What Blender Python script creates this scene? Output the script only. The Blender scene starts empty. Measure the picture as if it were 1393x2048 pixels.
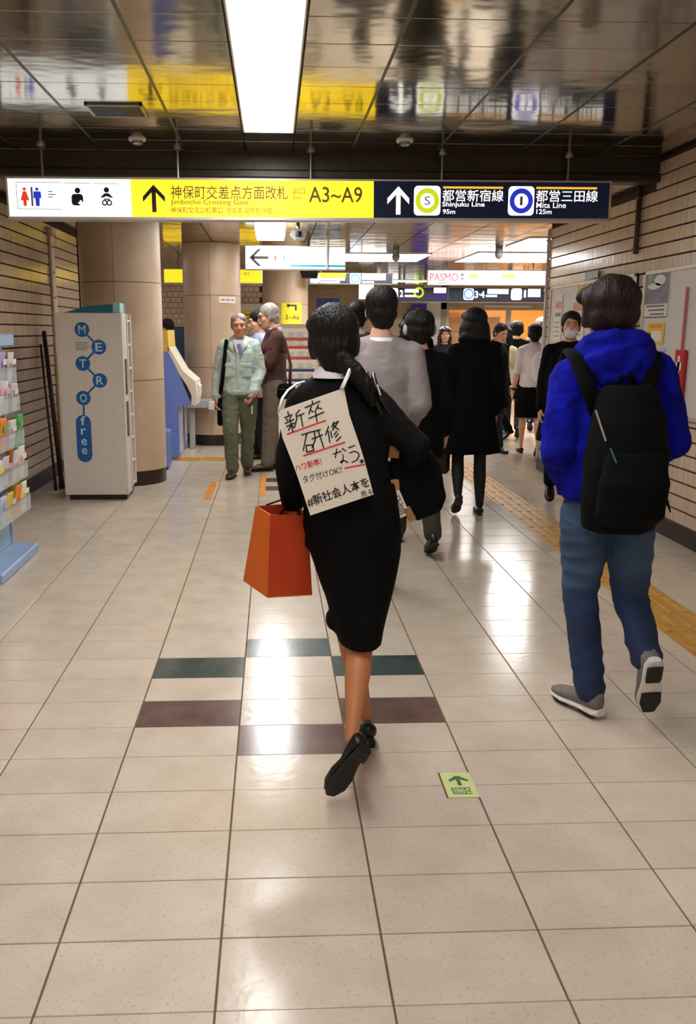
import bpy, math, random
import numpy as np
from mathutils import Vector, Matrix, Euler, noise
random.seed(7)
SC = bpy.context.scene
COL = SC.collection
PI = math.pi

# ---------------------------------------------------------------- camera
F_PX, CX_PX, CAM_H = 1747.5, 625.0, 1.483
cam_d = bpy.data.cameras.new('camera')
cam = bpy.data.objects.new('camera', cam_d); COL.objects.link(cam)
cam_d.sensor_fit = 'VERTICAL'; cam_d.sensor_height = 24.0
cam_d.lens = 24.0 * F_PX / 2048.0
cam_d.shift_x = (696.5 - CX_PX) / 2048.0
cam_d.clip_start = .05; cam_d.clip_end = 200
_yaw, _pit, _rol = math.radians(2.548), math.radians(11.701), math.radians(.170)
_f = Vector((math.sin(_yaw) * math.cos(_pit), math.cos(_yaw) * math.cos(_pit), -math.sin(_pit)))
_r = Vector((math.cos(_yaw), -math.sin(_yaw), 0)); _u = _r.cross(_f)
_r, _u = math.cos(_rol) * _r + math.sin(_rol) * _u, -math.sin(_rol) * _r + math.cos(_rol) * _u
cam.matrix_world = Matrix(((_r.x, _u.x, -_f.x, 0), (_r.y, _u.y, -_f.y, 0), (_r.z, _u.z, -_f.z, CAM_H), (0, 0, 0, 1)))
SC.camera = cam

# ---------------------------------------------------------------- world and exposure
w = bpy.data.worlds.new('world'); SC.world = w; w.use_nodes = True
w.node_tree.nodes['Background'].inputs[0].default_value = (.9, .95, 1, 1)
w.node_tree.nodes['Background'].inputs[1].default_value = .25
SC.view_settings.view_transform = 'Standard'
SC.view_settings.look = 'None'
SC.view_settings.exposure = 0.0
SC.view_settings.gamma = 1.0
SC.view_settings.use_curve_mapping = False
LAMP = 20.0      # radiance of the fluorescent diffusers

# ---------------------------------------------------------------- materials
def lin(c):
    return tuple((v / 255 / 12.92 if v / 255 <= .04045 else ((v / 255 + .055) / 1.055) ** 2.4) for v in c) + (1.0,)
MATS = {}
def M(name, rgb=(128, 128, 128), rough=.6, metal=0.0, emit=0.0, var=.08, scale=20.0, bump=0.0, bscale=60.0, spec=.5,
      alpha=1.0, stretch=(1, 1, 1), rgb2=None, sheen=0.0, coat=0.0):
    if name in MATS: return MATS[name]
    m = bpy.data.materials.new(name); m.use_nodes = True
    nt = m.node_tree; b = nt.nodes['Principled BSDF']
    b.inputs['Roughness'].default_value = rough
    b.inputs['Metallic'].default_value = metal
    b.inputs['Specular IOR Level'].default_value = spec
    if sheen: b.inputs['Sheen Weight'].default_value = sheen
    if coat: b.inputs['Coat Weight'].default_value = coat
    c1 = lin(rgb); c2 = lin(rgb2) if rgb2 else tuple(max(0, v * (1 - 2 * var)) for v in c1[:3]) + (1,)
    tc = nt.nodes.new('ShaderNodeTexCoord'); mp = nt.nodes.new('ShaderNodeMapping')
    mp.inputs['Scale'].default_value = stretch
    nt.links.new(tc.outputs['Object'], mp.inputs['Vector'])
    if emit > 0:
        b.inputs['Base Color'].default_value = c1
        b.inputs['Emission Color'].default_value = c1
        b.inputs['Emission Strength'].default_value = emit
    elif var > 0 or rgb2:
        nz = nt.nodes.new('ShaderNodeTexNoise'); nz.inputs['Scale'].default_value = scale; nz.inputs['Detail'].default_value = 4
        nt.links.new(mp.outputs[0], nz.inputs['Vector'])
        rp = nt.nodes.new('ShaderNodeValToRGB')
        rp.color_ramp.elements[0].color = c2; rp.color_ramp.elements[1].color = c1
        rp.color_ramp.elements[0].position = .3; rp.color_ramp.elements[1].position = .7
        nt.links.new(nz.outputs['Fac'], rp.inputs['Fac']); nt.links.new(rp.outputs['Color'], b.inputs['Base Color'])
    else:
        b.inputs['Base Color'].default_value = c1
    if bump > 0:
        n2 = nt.nodes.new('ShaderNodeTexNoise'); n2.inputs['Scale'].default_value = bscale; n2.inputs['Detail'].default_value = 3
        nt.links.new(mp.outputs[0], n2.inputs['Vector'])
        bp = nt.nodes.new('ShaderNodeBump'); bp.inputs['Strength'].default_value = bump; bp.inputs['Distance'].default_value = .01
        nt.links.new(n2.outputs['Fac'], bp.inputs['Height']); nt.links.new(bp.outputs['Normal'], b.inputs['Normal'])
    if alpha < 1:
        b.inputs['Alpha'].default_value = alpha
    MATS[name] = m
    return m

# ---------------------------------------------------------------- mesh helpers
class MB:
    """collects shapes that become one mesh"""
    def __init__(s): s.v = []; s.f = []
    def add(s, vs, fs):
        o = len(s.v); s.v += [tuple(p) for p in vs]; s.f += [tuple(i + o for i in f) for f in fs]; return s
    def merge(s, o): return s.add(o.v, o.f)
    def box(s, x0, x1, y0, y1, z0, z1, m=None):
        vs = [Vector((x, y, z)) for z in (z0, z1) for y in (y0, y1) for x in (x0, x1)]
        if m is not None: vs = [m @ v for v in vs]
        return s.add(vs, [(0, 2, 3, 1), (4, 5, 7, 6), (0, 1, 5, 4), (2, 6, 7, 3), (0, 4, 6, 2), (1, 3, 7, 5)])
    def bbox(s, x0, x1, y0, y1, z0, z1, b=.006, m=None):
        """box with bevelled edges (chamfer)"""
        cx, cy, cz = (x0 + x1) / 2, (y0 + y1) / 2, (z0 + z1) / 2
        hx, hy, hz = abs(x1 - x0) / 2, abs(y1 - y0) / 2, abs(z1 - z0) / 2
        b = min(b, hx * .9, hy * .9, hz * .9)
        vs = []; idx = {}
        for sx in (-1, 1):
            for sy in (-1, 1):
                for sz in (-1, 1):
                    for k in range(3):
                        h = [hx - b, hy - b, hz - b]; h[k] += b
                        p = Vector((cx + sx * h[0], cy + sy * h[1], cz + sz * h[2]))
                        idx[(sx, sy, sz, k)] = len(vs); vs.append(m @ p if m is not None else p)
        fs = []
        for k in range(3):
            a, c = [(1, 2), (2, 0), (0, 1)][k]
            for sg in (-1, 1):
                q = []
                for (p1, p2) in ((-1, -1), (1, -1), (1, 1), (-1, 1)):
                    t = [0, 0, 0]; t[k] = sg; t[a] = p1; t[c] = p2; q.append(idx[(*t, k)])
                fs.append(tuple(q if sg > 0 else q[::-1]))
        for k in range(3):      # edges along axis k
            a, c = [(1, 2), (2, 0), (0, 1)][k]
            for s1 in (-1, 1):
                for s2 in (-1, 1):
                    def ix(sk, ax):
                        t = [0, 0, 0]; t[k] = sk; t[a] = s1; t[c] = s2; return idx[(*t, ax)]
                    q = [ix(-1, a), ix(1, a), ix(1, c), ix(-1, c)]
                    fs.append(tuple(q if s1 * s2 < 0 else q[::-1]))
        for sx in (-1, 1):
            for sy in (-1, 1):
                for sz in (-1, 1):
                    t = [idx[(sx, sy, sz, k)] for k in range(3)]
                    fs.append(tuple(t if sx * sy * sz > 0 else t[::-1]))
        return s.add(vs, fs)
    def prism(s, poly, fn, d0, d1):
        """poly: list of 2-D points; fn(a, b, d) -> 3-D"""
        n = len(poly)
        vs = [fn(a, b, d0) for a, b in poly] + [fn(a, b, d1) for a, b in poly]
        fs = [tuple(range(n))[::-1], tuple(range(n, 2 * n))] + [(i, (i + 1) % n, n + (i + 1) % n, n + i) for i in range(n)]
        return s.add(vs, fs)
    def poly(s, pts): return s.add(pts, [tuple(range(len(pts)))])
    def rings(s, rs, cap=True, closed=True):
        n = len(rs[0]); vs = [p for r in rs for p in r]; fs = []
        for i in range(len(rs) - 1):
            for j in range(n if closed else n - 1):
                k = (j + 1) % n
                fs.append((i * n + j, i * n + k, (i + 1) * n + k, (i + 1) * n + j))
        if cap:
            fs.append(tuple(range(n))[::-1]); fs.append(tuple((len(rs) - 1) * n + j for j in range(n)))
        return s.add(vs, fs)
    def loft(s, secs, n=20):
        """secs: (cx, cy, cz, rx, ry[, yaw]) horizontal ellipses"""
        rs = []
        for q in secs:
            cx, cy, cz, rx, ry = q[:5]; yw = q[5] if len(q) > 5 else 0.0; tilt = q[6] if len(q) > 6 else 0.0
            r = []
            for j in range(n):
                a = 2 * PI * j / n; x, y = rx * math.cos(a), ry * math.sin(a)
                X, Y = x * math.cos(yw) - y * math.sin(yw), x * math.sin(yw) + y * math.cos(yw)
                r.append((cx + X, cy + Y, cz + tilt * X))
            rs.append(r)
        return s.rings(rs)
    def tube(s, pts, rad, n=12, flat=1.0, up=None, cap=True):
        pts = [Vector(p) for p in pts]
        if not hasattr(rad, '__len__'): rad = [rad] * len(pts)
        rs = []; prev = None
        for i, p in enumerate(pts):
            t = (pts[min(i + 1, len(pts) - 1)] - pts[max(i - 1, 0)]).normalized()
            if prev is None:
                a = Vector(up) if up is not None else (Vector((0, 0, 1)) if abs(t.z) < .9 else Vector((0, 1, 0)))
            else: a = prev
            a = (a - t * a.dot(t)).normalized(); b = t.cross(a); prev = a
            rs.append([p + rad[i] * (math.cos(2 * PI * j / n) * a * flat + math.sin(2 * PI * j / n) * b) for j in range(n)])
        return s.rings(rs, cap)
    def ell(s, c, r, rot=None, nu=14, nv=9):
        c = Vector(c); vs = [Vector((0, 0, r[2]))]
        for i in range(1, nv):
            t = PI * i / nv
            for j in range(nu):
                a = 2 * PI * j / nu; vs.append(Vector((r[0] * math.sin(t) * math.cos(a), r[1] * math.sin(t) * math.sin(a), r[2] * math.cos(t))))
        vs.append(Vector((0, 0, -r[2])))
        if rot is not None: vs = [rot @ v for v in vs]
        vs = [v + c for v in vs]; fs = []
        for j in range(nu): fs.append((0, 1 + j, 1 + (j + 1) % nu))
        for i in range(nv - 2):
            for j in range(nu):
                a = 1 + i * nu; k = (j + 1) % nu
                fs.append((a + j, a + nu + j, a + nu + k, a + k))
        e = len(vs) - 1; a = 1 + (nv - 2) * nu
        for j in range(nu): fs.append((a + j, e, a + (j + 1) % nu))
        return s.add(vs, fs)
    def limb(s, pts, rad, n=12):
        """tapered chain with round joints"""
        s.tube(pts, rad, n)
        for p, r in zip(pts, rad if hasattr(rad, '__len__') else [rad] * len(pts)): s.ell(p, (r, r, r), nu=n, nv=8)
        return s
    def xf(s, m):
        s.v = [tuple(m @ Vector(p)) for p in s.v]; return s
    def mesh(s, name, smooth=False):
        me = bpy.data.meshes.new(name); me.from_pydata(s.v, [], s.f)
        me.update()
        if smooth:
            me.polygons.foreach_set('use_smooth', [True] * len(me.polygons))
        return me
    def build(s, name, mat, parent=None, smooth=False, auto=False):
        me = s.mesh(name, smooth or auto)
        if auto: me.set_sharp_from_angle(angle=math.radians(35))
        o = bpy.data.objects.new(name, me); COL.objects.link(o)
        if mat is not None: me.materials.append(mat)
        if parent is not None: o.parent = parent
        return o

def inst(name, me, loc=(0, 0, 0), parent=None, rot=None, sc=None):
    o = bpy.data.objects.new(name, me); COL.objects.link(o); o.location = loc
    if rot: o.rotation_euler = rot
    if sc: o.scale = sc
    if parent is not None: o.parent = parent
    return o
def thing(name, label, cat, group=None, loc=(0, 0, 0), rz=0.0):
    o = bpy.data.objects.new(name, None); COL.objects.link(o); o.location = loc; o.rotation_euler = (0, 0, rz)
    o.empty_display_size = .1
    return tag(o, label, cat, group)
def tag(o, label, cat, group=None):
    o['label'] = label; o['category'] = cat
    if group: o['group'] = group
    return o
def struct(o, label=None):
    o['kind'] = 'structure'
    if label: o['label'] = label
    return o
def plabel(o, label): o['label'] = label; return o

def remesh(mb, voxel, smooth=4, factor=.5):
    """voxel-remesh overlapping solids into one continuous skin"""
    me = mb.mesh('tmp'); o = bpy.data.objects.new('tmp', me); COL.objects.link(o)
    r = o.modifiers.new('r', 'REMESH'); r.mode = 'VOXEL'; r.voxel_size = voxel; r.adaptivity = 0
    if smooth:
        k = o.modifiers.new('s', 'SMOOTH'); k.iterations = smooth; k.factor = factor
    dg = bpy.context.evaluated_depsgraph_get()
    ev = o.evaluated_get(dg).to_mesh()
    out = MB(); nv = len(ev.vertices); co = np.empty(nv * 3); ev.vertices.foreach_get('co', co)
    out.v = [tuple(p) for p in co.reshape(-1, 3)]
    out.f = [tuple(p.vertices) for p in ev.polygons]
    o.evaluated_get(dg).to_mesh_clear()
    bpy.data.objects.remove(o); bpy.data.meshes.remove(me)
    return out
def normals(mb):
    v = np.array(mb.v); n = np.zeros_like(v)
    f = [q for q in mb.f]
    for k in (3, 4):
        q = np.array([p for p in f if len(p) == k])
        if len(q) == 0: continue
        nn = np.cross(v[q[:, 1]] - v[q[:, 0]], v[q[:, 2]] - v[q[:, 0]])
        for i in range(k): np.add.at(n, q[:, i], nn)
    l = np.linalg.norm(n, axis=1, keepdims=True); return n / np.maximum(l, 1e-9)
def crumple(mb, amp, scale, seed=0.0, stretch=(1, 1, 1)):
    """cloth folds: push the skin along its normals by ridged noise"""
    n = normals(mb); out = []
    for p, q in zip(mb.v, n):
        a = noise.noise(Vector((p[0] * scale * stretch[0] + seed, p[1] * scale * stretch[1], p[2] * scale * stretch[2])))
        a = (1 - abs(a) * 2.2) * .6 + .4 * noise.noise(Vector((p[0] * scale * .4 - seed, p[1] * scale * .4, p[2] * scale * .4)))
        out.append((p[0] + q[0] * a * amp, p[1] + q[1] * a * amp, p[2] + q[2] * a * amp))
    mb.v = out; return mb

# ---------------------------------------------------------------- flat print helpers
class Face:
    """a flat surface: origin, right axis, up axis; print sits d in front of it"""
    def __init__(s, o, u, v, d=.002):
        s.o = Vector(o); s.u = Vector(u).normalized(); s.vv = Vector(v).normalized(); s.n = s.u.cross(s.vv); s.d = d
    def p(s, a, b, d=None): return s.o + s.u * a + s.vv * b + s.n * (s.d if d is None else d)
    def rect(s, mb, a0, b0, a1, b1, d=None): return mb.poly([s.p(a0, b0, d), s.p(a1, b0, d), s.p(a1, b1, d), s.p(a0, b1, d)])
    def poly(s, mb, pts, d=None): return mb.poly([s.p(a, b, d) for a, b in pts])
    def disc(s, mb, a, b, r, d=None, n=28, ry=None):
        ry = ry or r
        return mb.poly([s.p(a + r * math.cos(2 * PI * i / n), b + ry * math.sin(2 * PI * i / n), d) for i in range(n)])
    def ring(s, mb, a, b, r0, r1, d=None, n=32):
        for i in range(n):
            t0, t1 = 2 * PI * i / n, 2 * PI * (i + 1) / n
            mb.poly([s.p(a + r * math.cos(t), b + r * math.sin(t), d) for r, t in ((r0, t0), (r1, t0), (r1, t1), (r0, t1))])
        return mb
    def rrect(s, mb, a0, b0, a1, b1, r, d=None, n=5):
        pts = []
        for (ca, cb, t) in ((a1 - r, b1 - r, 0), (a0 + r, b1 - r, 1), (a0 + r, b0 + r, 2), (a1 - r, b0 + r, 3)):
            for i in range(n + 1):
                q = PI / 2 * (t + i / n); pts.append((ca + r * math.cos(q), cb + r * math.sin(q)))
        return s.poly(mb, pts, d)
    def line(s, mb, pts, wd, d=None):
        for (a0, b0), (a1, b1) in zip(pts[:-1], pts[1:]):
            t = Vector((a1 - a0, b1 - b0)); 
            if t.length < 1e-6: continue
            t.normalize(); q = Vector((-t.y, t.x)) * wd / 2; e = t * wd * .3
            mb.poly([s.p(a0 - e.x - q.x, b0 - e.y - q.y, d), s.p(a1 + e.x - q.x, b1 + e.y - q.y, d), s.p(a1 + e.x + q.x, b1 + e.y + q.y, d), s.p(a0 - e.x + q.x, b0 - e.y + q.y, d)])
        return mb
    def text(s, mb, body, a0, b0, a1, b1, d=None, bold=0.0, skew=0.0):
        """lettering fitted into the rectangle"""
        cu = bpy.data.curves.new('t', 'FONT'); cu.body = body; cu.offset = bold; cu.resolution_u = 3
        o = bpy.data.objects.new('t', cu); COL.objects.link(o)
        dg = bpy.context.evaluated_depsgraph_get()
        me = o.evaluated_get(dg).to_mesh()
        vs = [tuple(q.co) for q in me.vertices]; fs = [tuple(q.vertices) for q in me.polygons]
        o.evaluated_get(dg).to_mesh_clear(); bpy.data.objects.remove(o); bpy.data.curves.remove(cu)
        if not vs: return mb
        x0, x1 = min(v[0] for v in vs), max(v[0] for v in vs); y0, y1 = min(v[1] for v in vs), max(v[1] for v in vs)
        out = []
        for v in vs:
            ty = (v[1] - y0) / max(y1 - y0, 1e-6); tx = (v[0] - x0) / max(x1 - x0, 1e-6)
            out.append(s.p(a0 + tx * (a1 - a0) + skew * ty * (b1 - b0), b0 + ty * (b1 - b0), d))
        return mb.add(out, fs)
# ================================================================ SETTING
def pos_mat(name, rgb, rgb2, rough, scale, stretch=(1, 1, 1), metal=0.0, spec=.5, bump=0.0, bscale=4.0, speck=None, rnd=.0, bstretch=(1, 1, 1), bdist=.01):
    """material laid out in world space, so that separate pieces each get their own grain"""
    m = bpy.data.materials.new(name); m.use_nodes = True; nt = m.node_tree; b = nt.nodes['Principled BSDF']
    b.inputs['Roughness'].default_value = rough; b.inputs['Metallic'].default_value = metal; b.inputs['Specular IOR Level'].default_value = spec
    g = nt.nodes.new('ShaderNodeNewGeometry'); mp = nt.nodes.new('ShaderNodeMapping'); mp.inputs['Scale'].default_value = stretch
    nt.links.new(g.outputs['Position'], mp.inputs['Vector'])
    nz = nt.nodes.new('ShaderNodeTexNoise'); nz.inputs['Scale'].default_value = scale; nz.inputs['Detail'].default_value = 5
    nt.links.new(mp.outputs[0], nz.inputs['Vector'])
    rp = nt.nodes.new('ShaderNodeValToRGB'); rp.color_ramp.elements[0].position = .32; rp.color_ramp.elements[1].position = .66
    rp.color_ramp.elements[0].color = lin(rgb2); rp.color_ramp.elements[1].color = lin(rgb)
    nt.links.new(nz.outputs['Fac'], rp.inputs['Fac']); col = rp.outputs['Color']
    if speck:
        n2 = nt.nodes.new('ShaderNodeTexNoise'); n2.inputs['Scale'].default_value = speck[1]; n2.inputs['Detail'].default_value = 2
        nt.links.new(g.outputs['Position'], n2.inputs['Vector'])
        r2 = nt.nodes.new('ShaderNodeValToRGB'); r2.color_ramp.elements[0].position = speck[2]; r2.color_ramp.elements[1].position = speck[2] + .06
        nt.links.new(n2.outputs['Fac'], r2.inputs['Fac'])
        mx = nt.nodes.new('ShaderNodeMixRGB'); mx.inputs['Color2'].default_value = lin(speck[0])
        ml = nt.nodes.new('ShaderNodeMath'); ml.operation = 'MULTIPLY'; ml.inputs[1].default_value = speck[3]
        nt.links.new(r2.outputs['Color'], ml.inputs[0]); nt.links.new(ml.outputs[0], mx.inputs['Fac'])
        nt.links.new(col, mx.inputs['Color1']); col = mx.outputs['Color']
    if rnd:
        oi = nt.nodes.new('ShaderNodeObjectInfo'); hs = nt.nodes.new('ShaderNodeHueSaturation')
        mr = nt.nodes.new('ShaderNodeMapRange'); mr.inputs['To Min'].default_value = 1 - rnd; mr.inputs['To Max'].default_value = 1 + rnd
        nt.links.new(oi.outputs['Random'], mr.inputs['Value']); nt.links.new(mr.outputs[0], hs.inputs['Value'])
        nt.links.new(col, hs.inputs['Color']); col = hs.outputs['Color']
    nt.links.new(col, b.inputs['Base Color'])
    if bump:
        m2 = nt.nodes.new('ShaderNodeMapping'); m2.inputs['Scale'].default_value = bstretch
        nt.links.new(g.outputs['Position'], m2.inputs['Vector'])
        n3 = nt.nodes.new('ShaderNodeTexNoise'); n3.inputs['Scale'].default_value = bscale; n3.inputs['Detail'].default_value = 2
        nt.links.new(m2.outputs[0], n3.inputs['Vector'])
        bp = nt.nodes.new('ShaderNodeBump'); bp.inputs['Strength'].default_value = bump; bp.inputs['Distance'].default_value = bdist
        nt.links.new(n3.outputs['Fac'], bp.inputs['Height']); nt.links.new(bp.outputs['Normal'], b.inputs['Normal'])
    MATS[name] = m; return m

pos_mat('floor_tile', (208, 196, 179), (196, 183, 165), .17, 6, speck=((178, 161, 140), 95, .6, .6), spec=.5, rnd=.025, bump=.05, bscale=25)
pos_mat('floor_tile_green', (72, 84, 80), (58, 70, 68), .17, 8, speck=((110, 118, 112), 120, .66, .5))
pos_mat('floor_tile_brown', (112, 90, 84), (96, 74, 70), .17, 8, speck=((150, 130, 122), 120, .66, .5))
M('grout', (112, 90, 66), .85, var=.15)
pos_mat('wall_tile', (214, 192, 168), (196, 172, 148), .17, 9, stretch=(1, 3.2, .25), spec=.8, rnd=.03, bump=.12, bscale=30, bstretch=(1, 1, .15))
M('wall_groove', (70, 48, 34), .9, var=.2)
M('baseboard', (40, 30, 24), .35, var=.15)
pos_mat('ceiling_metal', (176, 168, 152), (160, 152, 136), .115, 2.5, metal=1.0, bump=.16, bscale=3.0, bstretch=(1, 1.4, 1), bdist=.02)
pos_mat('ceiling_far_metal', (205, 198, 184), (188, 180, 164), .12, 2.5, metal=1.0, bump=.2, bscale=3.5, bdist=.02)
M('ceiling_gap', (60, 54, 46), .6, var=.1)
M('fascia', (74, 70, 62), .35, metal=.6, var=.1)
M('lamp_diffuser', (255, 252, 250), .5, emit=LAMP)
M('lamp_frame', (225, 222, 226), .4, var=.02)
M('white_paint', (226, 224, 220), .5, var=.03)
M('steel', (150, 148, 142), .3, metal=.9, var=.06)
M('dark_metal', (44, 42, 40), .4, metal=.5, var=.1)
pos_mat('granite', (202, 178, 152), (186, 160, 132), .38, 3.0, speck=((160, 132, 104), 180, .58, .4), bump=.05, bscale=60)
M('plinth', (42, 28, 22), .35, var=.15)

# ---------------------------------------------------------------- floor
XW_R, XW_L = 2.9, -2.26
Y_R_END, Y_L_END = 9.4, 10.6
CEIL, CEIL2, Y_STEP = 2.755, 2.58, 6.8
YB, YF, XL, XR = -6.0, 26.6, -6.5, 9.5
floor = struct(MB().box(XL, XR, YB, YF, -.12, -.005).build('floor', MATS['grout']), 'glossy beige tiled floor of the underground passage')
TW, TD, GX, GY = .4, .24, .0055, .0035
TX0, TY0 = -.5385, 1.686
def tile_mesh(w, d):
    return MB().bbox(0, w, 0, d, -.012, 0, b=.0015)
col_tiles = {}
for (c, r) in ((0, 8), (2, 8)): col_tiles[(c, r)] = 'floor_tile_green'
col_tiles[(1, 9)] = 'floor_tile_green'
for (c, r) in ((0, 6), (2, 6)): col_tiles[(c, r)] = 'floor_tile_brown'
col_tiles[(1, 5)] = 'floor_tile_brown'
for (c, r), mname in list(col_tiles.items()):      # the same pattern again further down the passage
    col_tiles[(c + 1, r + 21)] = mname
cand = []; rest = {}
for r in range(-33, 98):
    for c in range(-15, 25):
        x0, y0 = TX0 + TW * c, TY0 + TD * r
        if x0 < XL or x0 + TW > XR or y0 + TD > YF: continue
        if y0 > Y_R_END + 6 and (r + c) < -99: continue
        y1 = y0 + TD; xa, xb = x0 - .02, x0 + TW
        seen = y0 > 1.45 and xb > -.30 * y1 - .12 and xa < .46 * y1 + .1 and (xa < XW_R or y0 > Y_R_END) and (xb > XW_L or y0 > Y_L_END) and c != 6
        cand.append((y0 if seen else 99 + y0, c, r))
cand.sort()
tmesh = {}
for mname in ('floor_tile', 'floor_tile_green', 'floor_tile_brown'):
    me = tile_mesh(TW - GX, TD - GY).mesh('tile'); me.materials.append(MATS[mname]); tmesh[mname] = me
far_tiles = {k: MB() for k in tmesh}
for i, (d, c, r) in enumerate(cand):
    mname = col_tiles.get((c, r), 'floor_tile'); x0, y0 = TX0 + TW * c + GX / 2, TY0 + TD * r + GY / 2
    if i < 288:
        inst('tile', tmesh[mname], (x0, y0, 0), floor)
    else:
        w_ = TW - GX if c != 6 else .093     # the tactile strip takes the rest of this column
        far_tiles[mname].box(x0, x0 + w_, y0, y0 + TD - GY, -.01, 0)
for k, mb in far_tiles.items():
    if mb.v:
        o = mb.build('tile_field', MATS[k], floor); o['kind'] = 'stuff'
# tactile guide strip: ribbed yellow tiles
M('tactile_yellow', (206, 158, 66), .5, var=.12, scale=14, rgb2=(178, 132, 58))
tm = MB().bbox(0, .298, 0, .298, -.012, .001, b=.001)
for k in range(4):
    x = .037 + k * .075
    tm.bbox(x - .016, x + .016, .012, .286, 0, .006, b=.004)
tme = tm.mesh('tactile_tile'); tme.materials.append(MATS['tactile_yellow'])
for k in range(36):
    inst('tactile_tile', tme, (1.958, 2.9 + .3 * k, 0), floor)
for k in range(6):          # branch towards the ticket machines
    inst('tactile_tile', tme, (-1.15 + .3 * k, 10.42, 0), floor, rot=(0, 0, -PI / 2))
# ---------------------------------------------------------------- ceiling
ceiling = struct(MB().box(XL, XR, YB, Y_STEP + .05, CEIL + .02, CEIL + .15).build('ceiling', MATS['ceiling_gap']), 'glossy metal panel ceiling')
xs = [-2.43, -1.83, -1.225, -.625, -.192, .150, .57, 1.18, 1.785, 2.385, 2.99]
rnd = random.Random(3)
pan = {}
for k in range(len(xs) - 1):
    if xs[k] == -.192: continue
    wdt = xs[k + 1] - xs[k]
    me = MB().bbox(.004, wdt - .004, .003, .347, 0, .015, b=.002).mesh('panel'); me.materials.append(MATS['ceiling_metal'])
    for r in range(-16, 9):
        y0 = 3.944 + .35 * r
        o = inst('panel', me, (xs[k], y0, CEIL), ceiling)
        o.rotation_euler = (rnd.uniform(-.0022, .0022), rnd.uniform(-.0022, .0022), 0)
for r in range(-16, 9):      # short panels beyond the end of the light
    y0 = 3.944 + .35 * r
    if y0 > 6.0:
        MB().bbox(-.188, .146, y0 + .003, y0 + .347, CEIL, CEIL + .015, b=.002).build('panel', MATS['ceiling_metal'], ceiling)
for x in (-1.83, -1.225, -.625, .57, 1.18, 1.785, 2.385):
    MB().bbox(x - .008, x + .008, YB, Y_STEP, CEIL - .004, CEIL + .012, b=.002).build('rail', MATS['fascia'], ceiling)
o = MB()
for r in range(-28, -16):
    for k in range(len(xs) - 1):
        o.box(xs[k] + .004, xs[k + 1] - .004, 3.944 + .35 * r, 3.944 + .35 * r + .347, CEIL, CEIL + .015)
o = o.build('panel_field', MATS['ceiling_metal'], ceiling); o['kind'] = 'stuff'
# step down to the lower ceiling
trim = struct(MB().box(XL, XR, Y_STEP, Y_STEP + .12, CEIL2 + .06, CEIL + .1).bbox(XL, XR, Y_STEP - .03, Y_STEP + .14, CEIL2 - .0, CEIL2 + .06, b=.01)
              .build('trim_1', MATS['fascia']), 'dark metal fascia where the ceiling steps down')
ceil2 = struct(MB().box(XL, XR, Y_STEP + .1, YF, CEIL2 + .02, CEIL2 + .15).build('ceiling_lower', MATS['ceiling_gap']), 'lower metal panel ceiling further along the passage')
o = MB(); rnd = random.Random(5)
xs2 = [-6.2 + .605 * k for k in range(26)]
for k in range(len(xs2) - 1):
    for r in range(52):
        y0 = Y_STEP + .1 + .35 * r
        t1, t2 = rnd.uniform(-.001, .001), rnd.uniform(-.001, .001)
        x0, x1, y1 = xs2[k] + .005, xs2[k + 1] - .005, y0 + .344
        o.poly([(x0, y0, CEIL2 + t1), (x0, y1, CEIL2 - t1), (x1, y1, CEIL2 - t2), (x1, y0, CEIL2 + t2)])
        o.poly([(x0, y0, CEIL2 + t1 + .012), (x1, y0, CEIL2 + t2 + .012), (x1, y1, CEIL2 - t2 + .012), (x0, y1, CEIL2 - t1 + .012)])
o = o.build('panel_field', MATS['ceiling_far_metal'], ceil2); o['kind'] = 'stuff'
# ---------------------------------------------------------------- side walls with ribbed tile courses
def tiled_wall(name, side, y_from, y_to, label, x, tiles_from, ztop_fn, n_parts=290, skip=None):
    s = 1 if side == 'right' else -1
    body = struct(MB().box(min(x + s * .012, x + s * .4), max(x + s * .012, x + s * .4), YB, y_to, 0, CEIL + .05).build(name, MATS['wall_groove']), label)
    tw = .095
    me = MB().bbox(0, s * .02, .0006, tw - .0006, .0065, .0935, b=.001).mesh('tile')
    if s < 0: pass
    me.materials.append(MATS['wall_tile'])
    cells = []
    ny = int((y_to - YB) / tw)
    for i in range(ny):
        y0 = y_to - tw * (i + 1)
        for k in range(0, 27):
            z0 = .13 + .1 * k
            if z0 + .1 > ztop_fn(y0) + .02: continue
            vis = y0 > tiles_from and not (skip and skip(y0, z0))
            d = y0 if vis else 99 - y0
            cells.append((d, y0, z0))
    cells.sort(); fld = MB()
    for i, (d, y0, z0) in enumerate(cells):
        if i < n_parts and d < 50: inst('tile', me, (x, y0, z0), body)
        else: fld.box(min(x, x + s * .02), max(x, x + s * .02), y0 + .0006, y0 + tw - .0006, z0 + .0065, z0 + .0935)
    f = fld.build('tile_field', MATS['wall_tile'], body); f['kind'] = 'stuff'
    return body
zt = lambda y: CEIL if y < Y_STEP else CEIL2
wall_r = tiled_wall('wall_right', 'right', YB, Y_R_END, 'beige ribbed tile wall carrying the notice boards', XW_R, 5.75, zt, skip=lambda y, z: .85 < z < 1.9)
wall_l = tiled_wall('wall_left', 'left', YB, Y_L_END, 'beige ribbed tile wall behind the leaflet rack', XW_L, 7.3, zt)
struct(MB().bbox(XW_R - .012, XW_R + .02, YB, Y_R_END + .01, 0, .14, b=.004).build('baseboard_right', MATS['baseboard']))
struct(MB().bbox(XW_L - .02, XW_L + .012, YB, Y_L_END + .01, 0, .14, b=.004).build('baseboard_left', MATS['baseboard']))
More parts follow.
